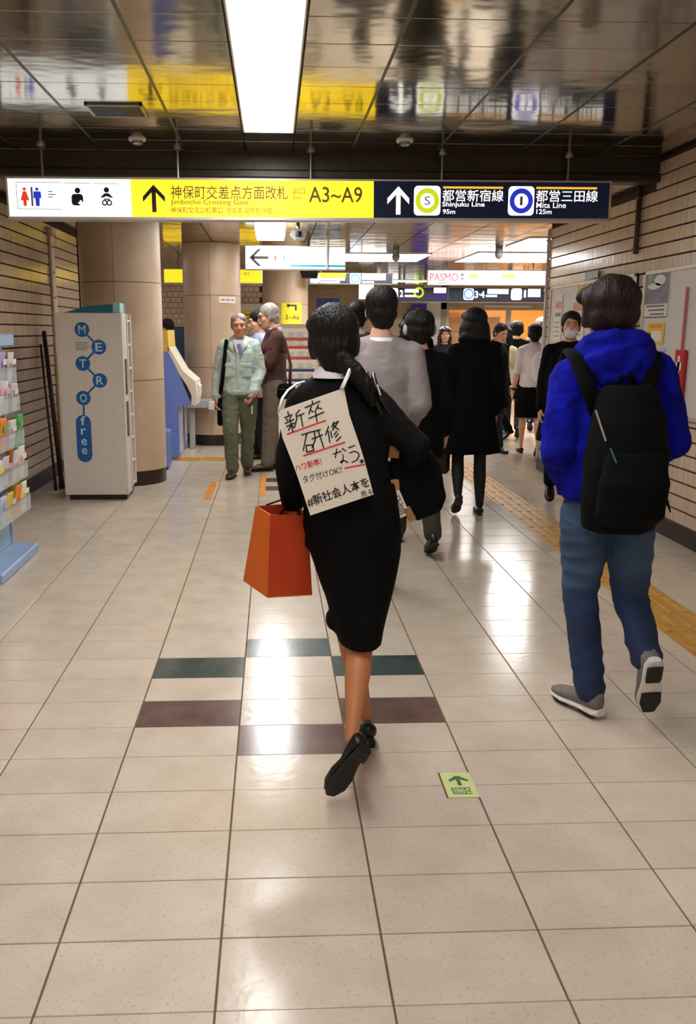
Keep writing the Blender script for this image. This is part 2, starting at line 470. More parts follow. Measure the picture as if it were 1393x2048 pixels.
# end faces of both walls, tiled too
def end_face(parent, x0, x1, y):
    f = MB()
    for k in range(24):
        z0 = .13 + .1 * k
        for j in range(4):
            a = x0 + (x1 - x0) * j / 4
            f.box(a + .001, a + (x1 - x0) / 4 - .001, y, y + .02, z0 + .0065, z0 + .0935)
    o = f.build('end_tile_field', MATS['wall_tile'], parent); o['kind'] = 'stuff'
end_face(wall_r, XW_R + .02, XW_R + .4, Y_R_END); end_face(wall_l, XW_L - .4, XW_L - .02, Y_L_END)
struct(MB().box(XL, XR, YB - .2, YB, 0, 3).build('wall_back', MATS['wall_tile']), 'tile wall closing the passage behind')
# ---------------------------------------------------------------- far hall
M('far_beige', (188, 166, 136), .45, var=.06, scale=2)
M('white_tile', (232, 230, 228), .25, var=.03)
M('tile_joint', (170, 166, 160), .8, var=.05)
wl = struct(MB().box(XL - .2, XL, YB, YF, 0, 3).build('wall_far_left', MATS['far_beige']), 'plain beige wall of the ticket hall')
wr = struct(MB().box(XR, XR + .2, YB, YF, 0, 3).build('wall_far_right', MATS['far_beige']), 'plain beige wall at the right of the hall')
# tiled wall behind the ticket machines
wb = struct(MB().box(XL, -.2, 17.02, 17.3, 0, 2.7).build('wall_ticket_hall', MATS['wall_groove']), 'small beige tile wall behind the ticket machines')
f = MB()
for k in range(27):
    for j in range(30):
        x0 = -3.4 + j * .105 + (.05 if k % 2 else 0)
        f.box(x0 + .004, x0 + .101, 17.0, 17.04, .0 + .1 * k + .004, .1 * k + .096)
o = f.build('tile_field', MATS['wall_tile'], wb); o['kind'] = 'stuff'
# far end wall: beige stone, white tile pier, shop front opening
wf = struct(MB().box(-.3, 4.05, 24.0, 24.3, 0, 2.7).box(4.5, 4.68, 24.0, 24.3, 0, 2.7).box(4.5, XR, 24.0, 24.3, 2.07, 2.7).box(XL, -.3, 24, 24.3, 0, 2.7)
            .build('wall_far', MATS['far_beige']), 'beige stone wall at the end of the hall')
pier = struct(MB().box(4.02, 4.52, 23.96, 24.3, 0, 2.7).build('wall_far_pier', MATS['tile_joint']), 'white tiled pier beside the shop front')
f = MB()
for k in range(34):
    for j in range(2):
        f.box(4.025 + j * .25, 4.265 + j * .25, 23.94, 23.97, .005 + .075 * k, .072 + .075 * k)
o = f.build('tile_field', MATS['white_tile'], pier); o['kind'] = 'stuff'
# ---------------------------------------------------------------- round pillars
def pillar(cx, cy, R, label, top):
    t = thing('pillar', label, 'pillar', 'round stone pillars along the passage', (cx, cy, 0))
    MB().loft([(0, 0, 0, R - .006, R - .006), (0, 0, .14, R - .006, R - .006)], 40).build('plinth', MATS['plinth'], t, auto=True)
    core = MB().loft([(0, 0, .13, R - .012, R - .012), (0, 0, top, R - .012, R - .012)], 40).build('core', MATS['wall_groove'], t, auto=True)
    zz = [.14, 1.016, 1.927, top]
    for i in range(3):
        for q in range(4):
            a0, a1 = -PI / 2 + q * PI / 2 + .004, -PI / 2 + (q + 1) * PI / 2 - .004
            n = 12; ring = []
            for z in (zz[i] + .003, zz[i + 1] - .003):
                ring.append([(R * math.cos(a0 + (a1 - a0) * j / n), R * math.sin(a0 + (a1 - a0) * j / n), z) for j in range(n + 1)]
                            + [((R - .03) * math.cos(a1 + (a0 - a1) * j / n), (R - .03) * math.sin(a1 + (a0 - a1) * j / n), z) for j in range(n + 1)])
            MB().rings(ring).build('panel', MATS['granite'], t, auto=True)
    return t
p1_ = pillar(-1.47, 8.8, .385, 'round tan stone pillar beside the white locker-like rack', CEIL2)
p2_ = pillar(-.80, 11.85, .375, 'round tan stone pillar with a small white plate behind the older men', CEIL2)
p3_ = pillar(.215, 15.5, .39, 'round tan stone pillar carrying a yellow arrow notice', CEIL2)
# ---------------------------------------------------------------- fluorescent lights
M('shop_lamp', (255, 246, 230), .5, emit=5.0)
def lamp(label, x0, x1, y0, y1, z, group='recessed fluorescent ceiling lights', mat='lamp_diffuser'):
    t = thing('ceiling_light', label, 'ceiling light', group, ((x0 + x1) / 2, (y0 + y1) / 2, z))
    hx, hy = (x1 - x0) / 2, (y1 - y0) / 2
    f = MB()
    for sx in (-1, 1): f.bbox(sx * hx - (.012 if sx > 0 else 0), sx * hx + (.012 if sx < 0 else 0), -hy, hy, -.012, .02, b=.003)
    for sy in (-1, 1): f.bbox(-hx, hx, sy * hy - (.012 if sy > 0 else 0), sy * hy + (.012 if sy < 0 else 0), -.012, .02, b=.003)
    f.build('frame', MATS['lamp_frame'], t)
    MB().box(-hx + .012, hx - .012, -hy + .012, hy - .012, -.004, .015).build('diffuser', MATS[mat], t)
    return t
lamp('long white fluorescent strip in the near ceiling before the hanging sign', -.187, .145, .9, 6.07, CEIL, None)
lamp('long fluorescent strip in the ceiling behind', -.187, .145, -5.5, -.6, CEIL, None)
lamp('fluorescent strip in the lower ceiling just past the long sign', -.2, .15, 7.6, 11.2, CEIL2, None)
lamp('short fluorescent panel in the lower ceiling past the wall corner', 3.05, 3.5, 10.7, 11.8, CEIL2, None)
lamp('wide fluorescent panel above the white advertising sign', 2.9, 4.6, 12.7, 14.4, CEIL2, None)
lamp('fluorescent panel in the ceiling over the circle-marked sign', 1.0, 2.3, 13.0, 14.4, CEIL2, None)
lamp('fluorescent strip in front of the shop', 2.6, 7.6, 19.6, 20.2, CEIL2, None)
lamp('added fluorescent strip brightening the ticket machine area', -3.6, -3.3, 11.5, 14.5, CEIL2, None)  # added lamp, keeps the ticket area from going dark
# ================================================================ SIGNS AND CEILING FIXTURES
M('sign_white', (236, 244, 248), .5, emit=1.05)
M('sign_yellow', (255, 218, 40), .5, emit=1.0)
M('sign_navy', (14, 22, 44), .3, emit=.55)
M('ink_black', (18, 16, 14), .5, var=0)
M('ink_brown', (120, 92, 10), .5, var=0)
M('ink_white', (255, 255, 255), .5, emit=1.3)
M('ink_red', (226, 60, 30), .5, emit=.75)
M('ink_blue', (40, 52, 190), .5, emit=.8)
M('ink_lime', (190, 205, 30), .5, emit=.9)
M('ink_amber', (250, 190, 60), .5, emit=.9)
M('ink_grey', (120, 130, 136), .5, var=0)
M('sign_housing', (206, 202, 196), .35, metal=.3, var=.04)
M('purple', (84, 44, 190), .5, var=.05)

def man_icon(f, mb, a, b, h, dress=False):
    """pictogram of a standing figure, b is the foot line"""
    f.disc(mb, a, b + h * .9, h * .09, n=14)
    if dress: f.poly(mb, [(a - .09 * h, b + .78 * h), (a + .09 * h, b + .78 * h), (a + .24 * h, b + .3 * h), (a + .09 * h, b + .3 * h), (a + .09 * h, b), (a - .09 * h, b), (a - .09 * h, b + .3 * h), (a - .24 * h, b + .3 * h)])
    else: f.poly(mb, [(a - .2 * h, b + .78 * h), (a + .2 * h, b + .78 * h), (a + .22 * h, b + .42 * h), (a + .12 * h, b + .42 * h), (a + .1 * h, b), (a - .1 * h, b), (a - .12 * h, b + .42 * h), (a - .22 * h, b + .42 * h)])
    return mb
def arrow(f, mb, a, b, w_, h_, rot=0.0, th=.2):
    """arrow with a shaft and two slanted barbs; rot turns it (0 = up)"""
    t = th * w_; c, s = math.cos(rot), math.sin(rot)
    def q(x, y): return (a + x * c - y * s, b + x * s + y * c)
    f.poly(mb, [q(-t / 2, -h_ / 2), q(t / 2, -h_ / 2), q(t / 2, h_ / 2 - t), q(-t / 2, h_ / 2 - t)])
    for sg in (-1, 1):
        pts = [q(0, h_ / 2), q(sg * w_ / 2, h_ / 2 - w_ * .52), q(sg * w_ / 2, h_ / 2 - w_ * .52 - t * 1.25), q(0, h_ / 2 - t * 1.25)]
        f.poly(mb, pts if sg < 0 else pts[::-1])
    return mb

SU = Vector((4.35, .2, .045)).normalized(); SV = (Vector((0, 0, 1)) - SU * SU.z).normalized(); SN = SU.cross(SV)
SO = Vector((-1.845, 6.5, 2.256))
sgn = thing('hanging_sign', 'long illuminated direction sign with white, yellow and navy sections hanging from the ceiling', 'sign', None, tuple(SO))
def loc(p): return Vector(p) - SO
fs = Face((0, 0, 0), SU, SV, d=.002)
SLEN, SH = 4.355, .267
def sbox(a0, a1, b0, b1, d0, d1): return MB().prism([(a0, b0), (a1, b0), (a1, b1), (a0, b1)], lambda a, b, d: fs.p(a, b, d), d0, d1)
sbox(0, SLEN, 0, SH, -.14, -.012).build('housing', MATS['sign_housing'], sgn)
fr = sbox(0, SLEN, SH - .008, SH + .004, -.14, .004); fr.merge(sbox(0, SLEN, -.012, .006, -.14, .004)); fr.merge(sbox(-.006, .006, -.012, SH + .004, -.14, .004)); fr.merge(sbox(SLEN - .012, SLEN + .004, -.012, SH + .004, -.14, .004))
fr.build('frame', MATS['sign_housing'], sgn)
A1, A2 = .852, 2.582
pw = sbox(.006, A1, .006, SH - .008, -.012, 0).build('white_panel', MATS['sign_white'], sgn)
py_ = sbox(A1, A2, .006, SH - .008, -.012, 0).build('yellow_panel', MATS['sign_yellow'], sgn)
pn = sbox(A2, SLEN - .012, .006, SH - .008, -.012, 0).build('navy_panel', MATS['sign_navy'], sgn)
# white section
mb = MB(); man_icon(fs, mb, *(0.118, 0.077), .125, True); mb.build('pictogram', MATS['ink_red'], pw)
mb = MB(); man_icon(fs, mb, *(0.204, 0.077), .125); mb.build('pictogram', MATS['ink_blue'], pw)
mb = MB()
fs.rect(mb, *(0.161, 0.077), *(0.174, 0.203))
for (x0, y0, x1, y1) in ((.068, .062, .385, .066),):
    pass
a0, b0 = (0.065, 0.057); a1, b1 = (0.372, 0.234)
for seg in (((a0, b0), (a1, b0)), ((a0, b1), (a1, b1)), ((a0, b0), (a0, b1))): fs.line(mb, seg, .003)
a0, b1 = (0.399, 0.231); a1, _ = (0.571, 0.233)
fs.line(mb, ((a0, b1), (a1, b1)), .003)
a0, b1 = (0.591, 0.229); a1, _ = (0.764, 0.230)
fs.line(mb, ((a0, b1), (a1, b1)), .003)
for k in range(3):
    a0, b0 = (0.280, 0.134); fs.rect(mb, a0, b0 + k * .018, a0 + (.05 if k == 1 else .03), b0 + k * .018 + .006)
mb.build('thin_rule', MATS['ink_grey'], pw)
mb = MB(); a, b = (0.482, 0.182); fs.disc(mb, a, b, .019)
a0, b0 = (0.438, 0.082); a1, b1 = (0.518, 0.159); fs.rrect(mb, a0, b0, a1, b1, .022)
mb.build('pictogram', MATS['ink_black'], pw)
mb = MB(); a, b = (0.501, 0.099); fs.rect(mb, a - .017, b - .006, a + .017, b + .006, d=.003); fs.rect(mb, a - .006, b - .017, a + .006, b + .017, d=.003); mb.build('cross', MATS['ink_white'], pw)
mb = MB(); a, b = (0.682, 0.187); fs.disc(mb, a, b, .018)
fs.poly(mb, [(a - .045, b - .052), (a - .014, b - .022), (a + .014, b - .022), (a + .045, b - .052), (a + .028, b - .052), (a, b - .042), (a - .028, b - .052)])
fs.ring(mb, a - .016, b - .086, .011, .02, n=14); fs.ring(mb, a + .016, b - .086, .011, .02, n=14); fs.rect(mb, a - .02, b - .066, a + .02, b - .058)
mb.build('pictogram', MATS['ink_black'], pw)
# yellow section
mb = MB(); a, b = (1.010, 0.132); arrow(fs, mb, a, b, .155, .185, 0, .19); mb.build('arrow', MATS['ink_black'], py_)
mb = MB(); fs.text(mb, '神保町交差点方面改札', *(1.129, 0.129), *(1.960, 0.221), bold=.006)
fs.text(mb, 'Jimbocho Crossing Gate', *(1.127, 0.083), *(1.677, 0.127), bold=.004)
fs.text(mb, '神保町交叉口检票口  진보초 교차점 개찰', *(1.125, 0.034), *(1.847, 0.075), bold=.004)
fs.text(mb, '出口', *(1.996, 0.167), *(2.082, 0.209)); fs.text(mb, 'Exit', *(2.002, 0.130), *(2.060, 0.157))
fs.text(mb, 'A3~A9', *(2.110, 0.110), *(2.498, 0.218), bold=.01)
mb.build('lettering', MATS['ink_brown'], py_)
# navy section
mb = MB(); a, b = (2.762, 0.127); arrow(fs, mb, a, b, .16, .195, 0, .2)
for (x0, x1) in ((828, 882), (1016, 1070)):
    pass
fs.rrect(mb, *(2.877, 0.024), *(3.073, 0.229), .03); fs.rrect(mb, *(3.578, 0.026), *(3.773, 0.230), .03)
fs.text(mb, '都営新宿線', *(3.086, 0.123), *(3.541, 0.204), bold=.004); fs.text(mb, 'Shinjuku Line', *(3.087, 0.077), *(3.402, 0.120), bold=.014); fs.text(mb, '95m', *(3.092, 0.035), *(3.184, 0.068), bold=.012)
fs.text(mb, '都営三田線', *(3.785, 0.123), *(4.255, 0.205), bold=.004); fs.text(mb, 'Mita Line', *(3.791, 0.080), *(4.016, 0.119), bold=.003); fs.text(mb, '125m', *(3.793, 0.037), *(3.909, 0.071), bold=.012)
mb.build('lettering', MATS['ink_white'], pn)
mb = MB(); fs.rect(mb, *(3.091, 0.211), *(3.537, 0.226)); mb.build('line_bar', MATS['ink_amber'], pn); mb = MB(); fs.rect(mb, *(3.785, 0.212), *(4.246, 0.227)); mb.build('line_bar', MATS['ink_amber'], pn)
mb = MB(); fs.ring(mb, *(2.975, 0.126), .052, .088, d=.004); mb.build('line_ring', MATS['ink_lime'], pn)
mb = MB(); fs.ring(mb, *(3.676, 0.128), .052, .088, d=.004); mb.build('line_ring', MATS['ink_blue'], pn)
mb = MB(); fs.text(mb, 'S', *(2.954, 0.097), *(2.997, 0.156), d=.004); mb.build('line_letter', MATS['ink_grey'], pn); mb = MB(); fs.text(mb, 'I', *(3.666, 0.097), *(3.686, 0.159), d=.004); mb.build('line_letter', MATS['ink_grey'], pn)
for x in (-1.61, -.664, .288, 1.25, 2.2):
    a = (x + 1.845); p = fs.p(a, SH, -.07)
    MB().tube([p, (p.x, p.y, CEIL - SO.z)], .011, 10).loft([(p.x, p.y, CEIL - SO.z - .02, .03, .03), (p.x, p.y, CEIL - SO.z, .036, .036)], 14).build('stem', MATS['steel'], sgn, auto=True)

# ---------------------------------------------------------------- small fittings in the near ceiling
v = thing('air_vent', 'rectangular dark grille with a pale rim in the metal ceiling', 'vent', None, (-.91, 5.56, CEIL))
f = MB()
for (a0, a1, b0, b1) in ((-.165, .165, -.14, -.122), (-.165, .165, .122, .14), (-.165, -.147, -.14, .14), (.147, .165, -.14, .14)): f.bbox(a0, a1, b0, b1, -.012, .002, b=.003)
f.build('frame', MATS['steel'], v)
for k in range(9): MB().box(-.147, .147, -.118 + k * .0265, -.104 + k * .0265, -.008, .002).build('slat', MATS['dark_metal'], v)
for (x, y, lab) in ((-.915, 6.37, 'small round ceiling detector left of the light strip'), (.903, 6.3, 'small round ceiling detector right of the light strip')):
    d = thing('ceiling_detector', lab, 'detector', 'round ceiling detectors', (x, y, CEIL))
    MB().loft([(0, 0, -.012, .055, .055), (0, 0, 0, .06, .06)], 20).build('base', MATS['white_paint'], d, auto=True)
    MB().loft([(0, 0, -.038, .022, .022), (0, 0, -.03, .036, .036), (0, 0, -.012, .04, .04)], 18).build('dome', MATS['steel'], d, auto=True)

# ---------------------------------------------------------------- signs over the hall beyond
def lightbox(name, label, x0, x1, z0, z1, y, panels, depth=.12, stems=True, cat='sign', grp=None, ztop=CEIL2):
    """hanging light box facing the near passage; panels = [(x0, x1, material)]"""
    t = thing(name, label, cat, grp, ((x0 + x1) / 2, y, z0)); cx = (x0 + x1) / 2; h = z1 - z0
    MB().bbox(x0 - cx, x1 - cx, .004, depth, 0, h, b=.008).build('housing', MATS['sign_housing'], t)
    ps = [MB().box(a - cx + .008, b - cx - .008, -.006, .01, .012, h - .012).build('panel', MATS[m], t) for a, b, m in panels]
    if stems:
        for q in (.15, .85):
            x = x0 + (x1 - x0) * q - cx
            MB().tube([(x, depth / 2, h), (x, depth / 2, ztop - z0)], .012, 8).build('stem', MATS['steel'], t)
    f = Face((-cx, -.006, -z0), (1, 0, 0), (0, 0, 1), d=.003)
    return t, ps, f
M('ink_teal', (30, 150, 160), .5, emit=.8)
M('ink_cyan', (60, 150, 220), .5, emit=.8)
t, ps, f = lightbox('hanging_sign', 'white illuminated sign with a black left arrow under the lower ceiling', -.32, .848, 2.176, 2.446, 10.5, [(-.32, .848, 'sign_white')], stems=False)
mb = MB(); a, b = (-0.160, 2.313); arrow(f, mb, a, b, .19, .22, PI / 2, .17); mb.build('arrow', MATS['ink_black'], ps[0])
mb = MB(); man_icon(f, mb, *(0.030, 2.281), .075, True); mb.build('pictogram', MATS['ink_red'], ps[0])
mb = MB(); man_icon(f, mb, *(0.128, 2.282), .075); mb.build('pictogram', MATS['ink_cyan'], ps[0])
mb = MB(); f.rect(mb, *(0.209, 2.212), *(0.849, 2.233)); mb.build('line_bar', MATS['ink_teal'], ps[0])
mb = MB(); f.text(mb, 'お手洗 出口', *(0.233, 2.333), *(0.487, 2.373)); mb.build('lettering', MATS['ink_grey'], ps[0])
MB().tube([(.37, -.03, .01), (.37, -.03, .28), (.37, -.03, .41)], [.014, .022, .014], 10).bbox(.34, .40, -.06, 0, .33, .41, b=.008).build('hanger', MATS['white_paint'], t, auto=True)

t, ps, f = lightbox('hanging_sign', 'yellow illuminated exit sign passing behind the second pillar', -1.62, -.155, 2.175, 2.385, 13.5, [(-1.62, -.155, 'sign_yellow')])
mb = MB(); f.text(mb, '改札', *(-0.439, 2.291), *(-0.327, 2.342)); mb.build('lettering', MATS['ink_brown'], ps[0])
t, ps, f = lightbox('hanging_sign', 'illuminated navy and yellow sign with a blue ring beside the black speaker', .59, 2.0, 2.25, 2.435, 15.0, [(.59, 1.38, 'sign_navy'), (1.38, 2.0, 'sign_navy')])
mb = MB(); f.rect(mb, *(0.731, 2.355), *(1.214, 2.430)); mb.build('yellow_field', MATS['sign_yellow'], ps[0])
mb = MB(); f.rrect(mb, *(0.615, 2.266), *(0.780, 2.420), .03); f.rect(mb, *(0.781, 2.307), *(1.198, 2.349)); f.rect(mb, *(0.781, 2.267), *(1.115, 2.293)); mb.build('lettering', MATS['ink_white'], ps[0])
mb = MB(); f.rrect(mb, *(1.282, 2.261), *(1.464, 2.423), .03); f.rect(mb, *(1.482, 2.319), *(1.882, 2.418)); f.rect(mb, *(1.483, 2.270), *(1.683, 2.300)); mb.build('lettering', MATS['ink_white'], ps[1])
mb = MB(); f.ring(mb, *(1.373, 2.342), .055, .078, d=.006); mb.build('line_ring', MATS['ink_cyan'], ps[1])
M('pasmo_panel', (238, 214, 206), .5, emit=.62)
M('ink_pink', (206, 60, 100), .5, emit=.45)
t, ps, f = lightbox('hanging_sign', 'pale card shop sign lettered in pink, joined to a bright white light box', 2.59, 4.7, 2.245, 2.49, 15.0, [(2.59, 3.27, 'pasmo_panel'), (3.27, 4.7, 'sign_white')])
mb = MB(); f.text(mb, 'PASMO', *(2.624, 2.309), *(3.100, 2.433)); mb.build('lettering', MATS['ink_pink'], ps[0])
mb = MB(); f.rect(mb, *(2.760, 2.269), *(2.945, 2.286)); f.rect(mb, *(3.144, 2.392), *(3.193, 2.433)); f.rect(mb, *(3.146, 2.328), *(3.196, 2.368)); mb.build('small_print', MATS['ink_grey'], ps[0])
mb = MB(); f.rect(mb, *(3.297, 2.361), *(3.430, 2.426)); f.rect(mb, *(3.847, 2.364), *(4.057, 2.422)); mb.build('yellow_print', MATS['ink_amber'], ps[1])
# track direction signs, dark blue
t, ps, f = lightbox('hanging_sign', 'dark platform sign with a white left arrow and the number 2', 2.5, 4.3, 2.185, 2.54, 22.0, [(2.5, 4.3, 'sign_navy')])
mb = MB(); a, b = (2.658, 2.438); f.line(mb, ((a + .16, b + .08), (a - .1, b - .03), (a + .2, b - .03)), .045); mb.build('arrow', MATS['ink_white'], ps[0]); mb = MB(); f.rrect(mb, *(2.822, 2.248), *(3.075, 2.523), .06); f.text(mb, '2', *(3.117, 2.309), *(3.200, 2.476), bold=.03)
f.rect(mb, *(3.238, 2.417), *(3.582, 2.502)); f.rect(mb, *(3.241, 2.310), *(3.512, 2.359)); mb.build('lettering', MATS['ink_white'], ps[0]); mb = MB(); f.rect(mb, *(3.956, 2.408), *(4.262, 2.535)); mb.build('white_field', MATS['ink_white'], ps[0])
mb = MB(); f.ring(mb, *(3.585, 2.419), .08, .13); mb.build('line_ring', MATS['ink_lime'], ps[0])
mb = MB(); f.poly(mb, [(3.687, 2.288), (4.258, 2.290), (4.266, 2.422)]); mb.build('purple_wedge', MATS['purple'], ps[0])
t, ps, f = lightbox('hanging_sign', 'dark platform sign with a blue ring and the numbers 3, 4 and 1', 4.33, 6.8, 2.185, 2.54, 22.0, [(4.33, 6.8, 'sign_navy')])
mb = MB(); f.rrect(mb, *(4.695, 2.244), *(4.958, 2.521), .06); f.text(mb, '3·4', *(4.980, 2.293), *(5.222, 2.462), bold=.03); f.rect(mb, *(5.287, 2.391), *(5.817, 2.513)); f.rect(mb, *(5.253, 2.319), *(5.537, 2.368))
f.rrect(mb, *(5.880, 2.249), *(6.154, 2.527), .06); f.text(mb, '1', *(6.203, 2.311), *(6.256, 2.491), bold=.03); f.rect(mb, *(6.302, 2.323), *(6.617, 2.517)); mb.build('lettering', MATS['ink_white'], ps[0])
mb = MB(); f.ring(mb, *(4.826, 2.389), .09, .125, d=.006); mb.build('line_ring', MATS['ink_cyan'], ps[0])
t, ps, f = lightbox('hanging_sign', 'small blank white square light box between the pillars and the platform sign', 1.62, 1.92, 2.07, 2.37, 17.0, [(1.62, 1.92, 'sign_white')])
# security camera and loudspeaker
t = thing('security_camera', 'grey box camera hanging under the lower ceiling before the arrow sign', 'camera', None, (.27, 9.6, CEIL2))
MB().tube([(0, 0, 0), (0, 0, -.05)], .02, 10).build('bracket', MATS['steel'], t)
MB().prism([(-.06, -.05), (.06, -.05), (.085, -.1), (.065, -.155), (-.03, -.155), (-.085, -.1)], lambda a, b, d: Vector((a, d, b)), -.09, .1).build('body', M('camera_grey', (150, 146, 138), .45, var=.05), t)
MB().loft([(0, -.1, -.13, .03, .02), (0, -.1, -.08, .03, .02)], 14).build('lens', MATS['dark_metal'], t)
t = thing('loudspeaker', 'black wedge loudspeaker hanging in front of the third pillar', 'speaker', None, (.53, 13.2, CEIL2))
MB().prism([(-.14, -.2), (.14, -.2), (.12, -.34), (-.1, -.34)], lambda a, b, d: Vector((a, d, b)), -.08, .1).build('cabinet', M('speaker_black', (20, 20, 18), .6, var=.1), t)
MB().tube([(0, 0, 0), (0, 0, -.2)], .012, 8).build('bracket', MATS['dark_metal'], t)
MB().prism([(-.11, -.215), (.11, -.215), (.1, -.325), (-.085, -.325)], lambda a, b, d: Vector((a, d, b)), -.088, -.078).build('grille', MATS['dark_metal'], t)
# cameras and sensors hanging below the far ceiling
for (x, y, lab) in ((1.72, 12.6, 'small grey ceiling sensor before the ring-marked sign'), (3.02, 12.0, 'small grey ceiling sensor near the card sign')):
    t = thing('ceiling_sensor', lab, 'sensor', 'grey sensors under the lower ceiling', (x, y, CEIL2))
    MB().tube([(0, 0, 0), (0, 0, -.06)], .05, 12).build('base', MATS['camera_grey'], t, auto=True)
    MB().loft([(0, 0, -.15, .02, .02), (0, 0, -.12, .05, .05), (0, 0, -.06, .06, .06)], 14).build('dome', MATS['camera_grey'], t, smooth=True)

# ---------------------------------------------------------------- notices on pillars and the wall behind the men
M('notice_yellow', (238, 226, 40), .5, var=.03); M('paper', (232, 226, 216), .7, var=.03); M('notice_blue', (36, 58, 140), .5, var=.05); M('notice_red', (200, 70, 70), .6, var=.05)
def wrap_notice(name, label, cx, cy, R, ang0, ang1, z0, z1, mat, draw=None):
    """sheet stuck around a pillar"""
    t = thing(name, label, 'notice', None, (cx, cy, 0)); n = 8; rs = []
    for r in (R + .001, R + .006):
        for z in (z0, z1):
            rs.append([((r) * math.cos(ang0 + (ang1 - ang0) * j / n), r * math.sin(ang0 + (ang1 - ang0) * j / n), z) for j in range(n + 1)])
    ring = [rs[0] + rs[2][::-1], rs[1] + rs[3][::-1]]
    sh = MB().rings(ring).build('sheet', mat, t)
    def at(a, b, d=.008):
        g = ang0 + (ang1 - ang0) * a; return Vector(((R + d) * math.cos(g), (R + d) * math.sin(g), z0 + (z1 - z0) * b))
    if draw: draw(sh, at)
    return t
def draw_arrow_notice(sh, at):
    mb = MB()
    for (a0, b0, a1, b1) in ((.35, .86, .72, .93), (.63, .68, .72, .88), (.27, .82, .37, .96)):
        for q_ in range(4): mb.poly([at(a0 + (a1 - a0) * q_ / 4, b0), at(a0 + (a1 - a0) * (q_ + 1) / 4, b0), at(a0 + (a1 - a0) * (q_ + 1) / 4, b1), at(a0 + (a1 - a0) * q_ / 4, b1)])
    mb.build('arrow', MATS['ink_black'], sh)
    mb = MB(); T = Face((0, 0, 0), (1, 0, 0), (0, 0, 1)); tm_ = MB(); T.text(tm_, '3~A6', 0.2, .3, .85, .5, d=0)
    mb.add([at(v[0], v[2], .014) for v in tm_.v], tm_.f); mb.build('lettering', MATS['ink_brown'], sh)
wrap_notice('pillar_notice', 'yellow notice with a bent arrow stuck on the third pillar', .215, 15.5, .39, -PI / 2 - .2, -PI / 2 + .75, 1.555, 1.945, MATS['notice_yellow'], draw_arrow_notice)
def draw_plate(sh, at):
    mb = MB()
    for (a0, a1) in ((.12, .3), (.36, .6), (.66, .88)): mb.poly([at(a0, .4), at(a1, .4), at(a1, .6), at(a0, .6)])
    mb.build('lettering', MATS['ink_grey'], sh)
wrap_notice('pillar_plate', 'small white plate stuck on the second pillar', -.80, 11.85, .375, -PI / 2 + .3, -PI / 2 + .98, 1.83, 1.91, MATS['paper'], draw_plate)
# information stand with timetable sheets
nb = thing('information_board', 'freestanding board with white, red and blue timetable sheets behind the man in brown', 'notice board', None, (.33, 12.6, 0))
MB().bbox(-.32, .32, .02, .06, .3, 1.58, b=.006).build('board', M('board_tan', (206, 186, 158), .6, var=.05), nb)
for x in (-.28, .28): MB().bbox(x - .02, x + .02, .02, .06, 0, .32, b=.004).bbox(x - .03, x + .03, -.15, .22, 0, .03, b=.004).build('leg', MATS['steel'], nb)
fb = Face((0, .02, 0), (1, 0, 0), (0, 0, 1), d=.006)
zs = [(1.40, 1.52, 'paper', None), (1.28, 1.385, 'paper', 'notice_red'), (1.13, 1.27, 'paper', 'notice_red'), (.96, 1.12, 'paper', 'notice_red'), (.82, .95, 'paper', 'notice_blue'), (.68, .81, 'paper', 'notice_blue'), (.54, .67, 'paper', 'notice_blue')]
for (z0, z1, a, b) in zs:
    s_ = MB().box(-.29, .29, .008, .02, z0, z1).build('sheet', MATS[a], nb)
    fb2 = Face((0, .008, 0), (1, 0, 0), (0, 0, 1), d=.003)
    if b: m_ = MB(); fb2.rect(m_, -.29, z1 - .035, .29, z1); m_.build('heading', MATS[b], s_)
    m_ = MB()
    for k in range(3):
        for j in range(4): fb2.rect(m_, -.26 + j * .135, z0 + .012 + k * .022, -.26 + j * .135 + .1 - .02 * ((k + j) % 2), z0 + .018 + k * .022)
    m_.build('small_print', MATS['ink_grey'], s_)
yn = thing('wall_notice', 'yellow and white notice on the wall between the second and third pillars', 'notice', None, (-.42, 16.97, 1.5))
MB().box(-.26, .26, 0, .02, 0, .36).build('sheet', MATS['notice_yellow'], yn); MB().box(-.26, .26, -.002, .02, .36, .48).build('heading', MATS['paper'], yn)
m_ = MB(); q = Face((0, 0, 0), (1, 0, 0), (0, 0, 1), d=.004)
for k in range(4): q.rect(m_, -.2, .06 + k * .07, .18 - .05 * (k % 2), .08 + k * .07)
m_.build('small_print', MATS['ink_brown'], yn)
bs = thing('wall_sign', 'dark blue wall sign with a white left arrow above the ponytailed woman', 'sign', None, (1.03, 16.5, 1.35))
MB().bbox(-.22, .2, 0, .06, .25, .72, b=.006).build('panel', MATS['notice_blue'], bs)
MB().bbox(-.3, .1, -.06, .02, .2, .42, b=.006).build('lower_panel', M('grey_blue', (140, 150, 170), .5, var=.04), bs)
MB().bbox(-.3, .24, -.02, .1, -1.35, .2, b=.006).build('cabinet', M('night_blue', (24, 30, 44), .4, var=.1), bs)
m_ = MB(); q = Face((0, 0, 0), (1, 0, 0), (0, 0, 1), d=.004); q.line(m_, ((.0, .64), (-.14, .5), (.14, .5)), .05); m_.build('arrow', MATS['paper'], bs)
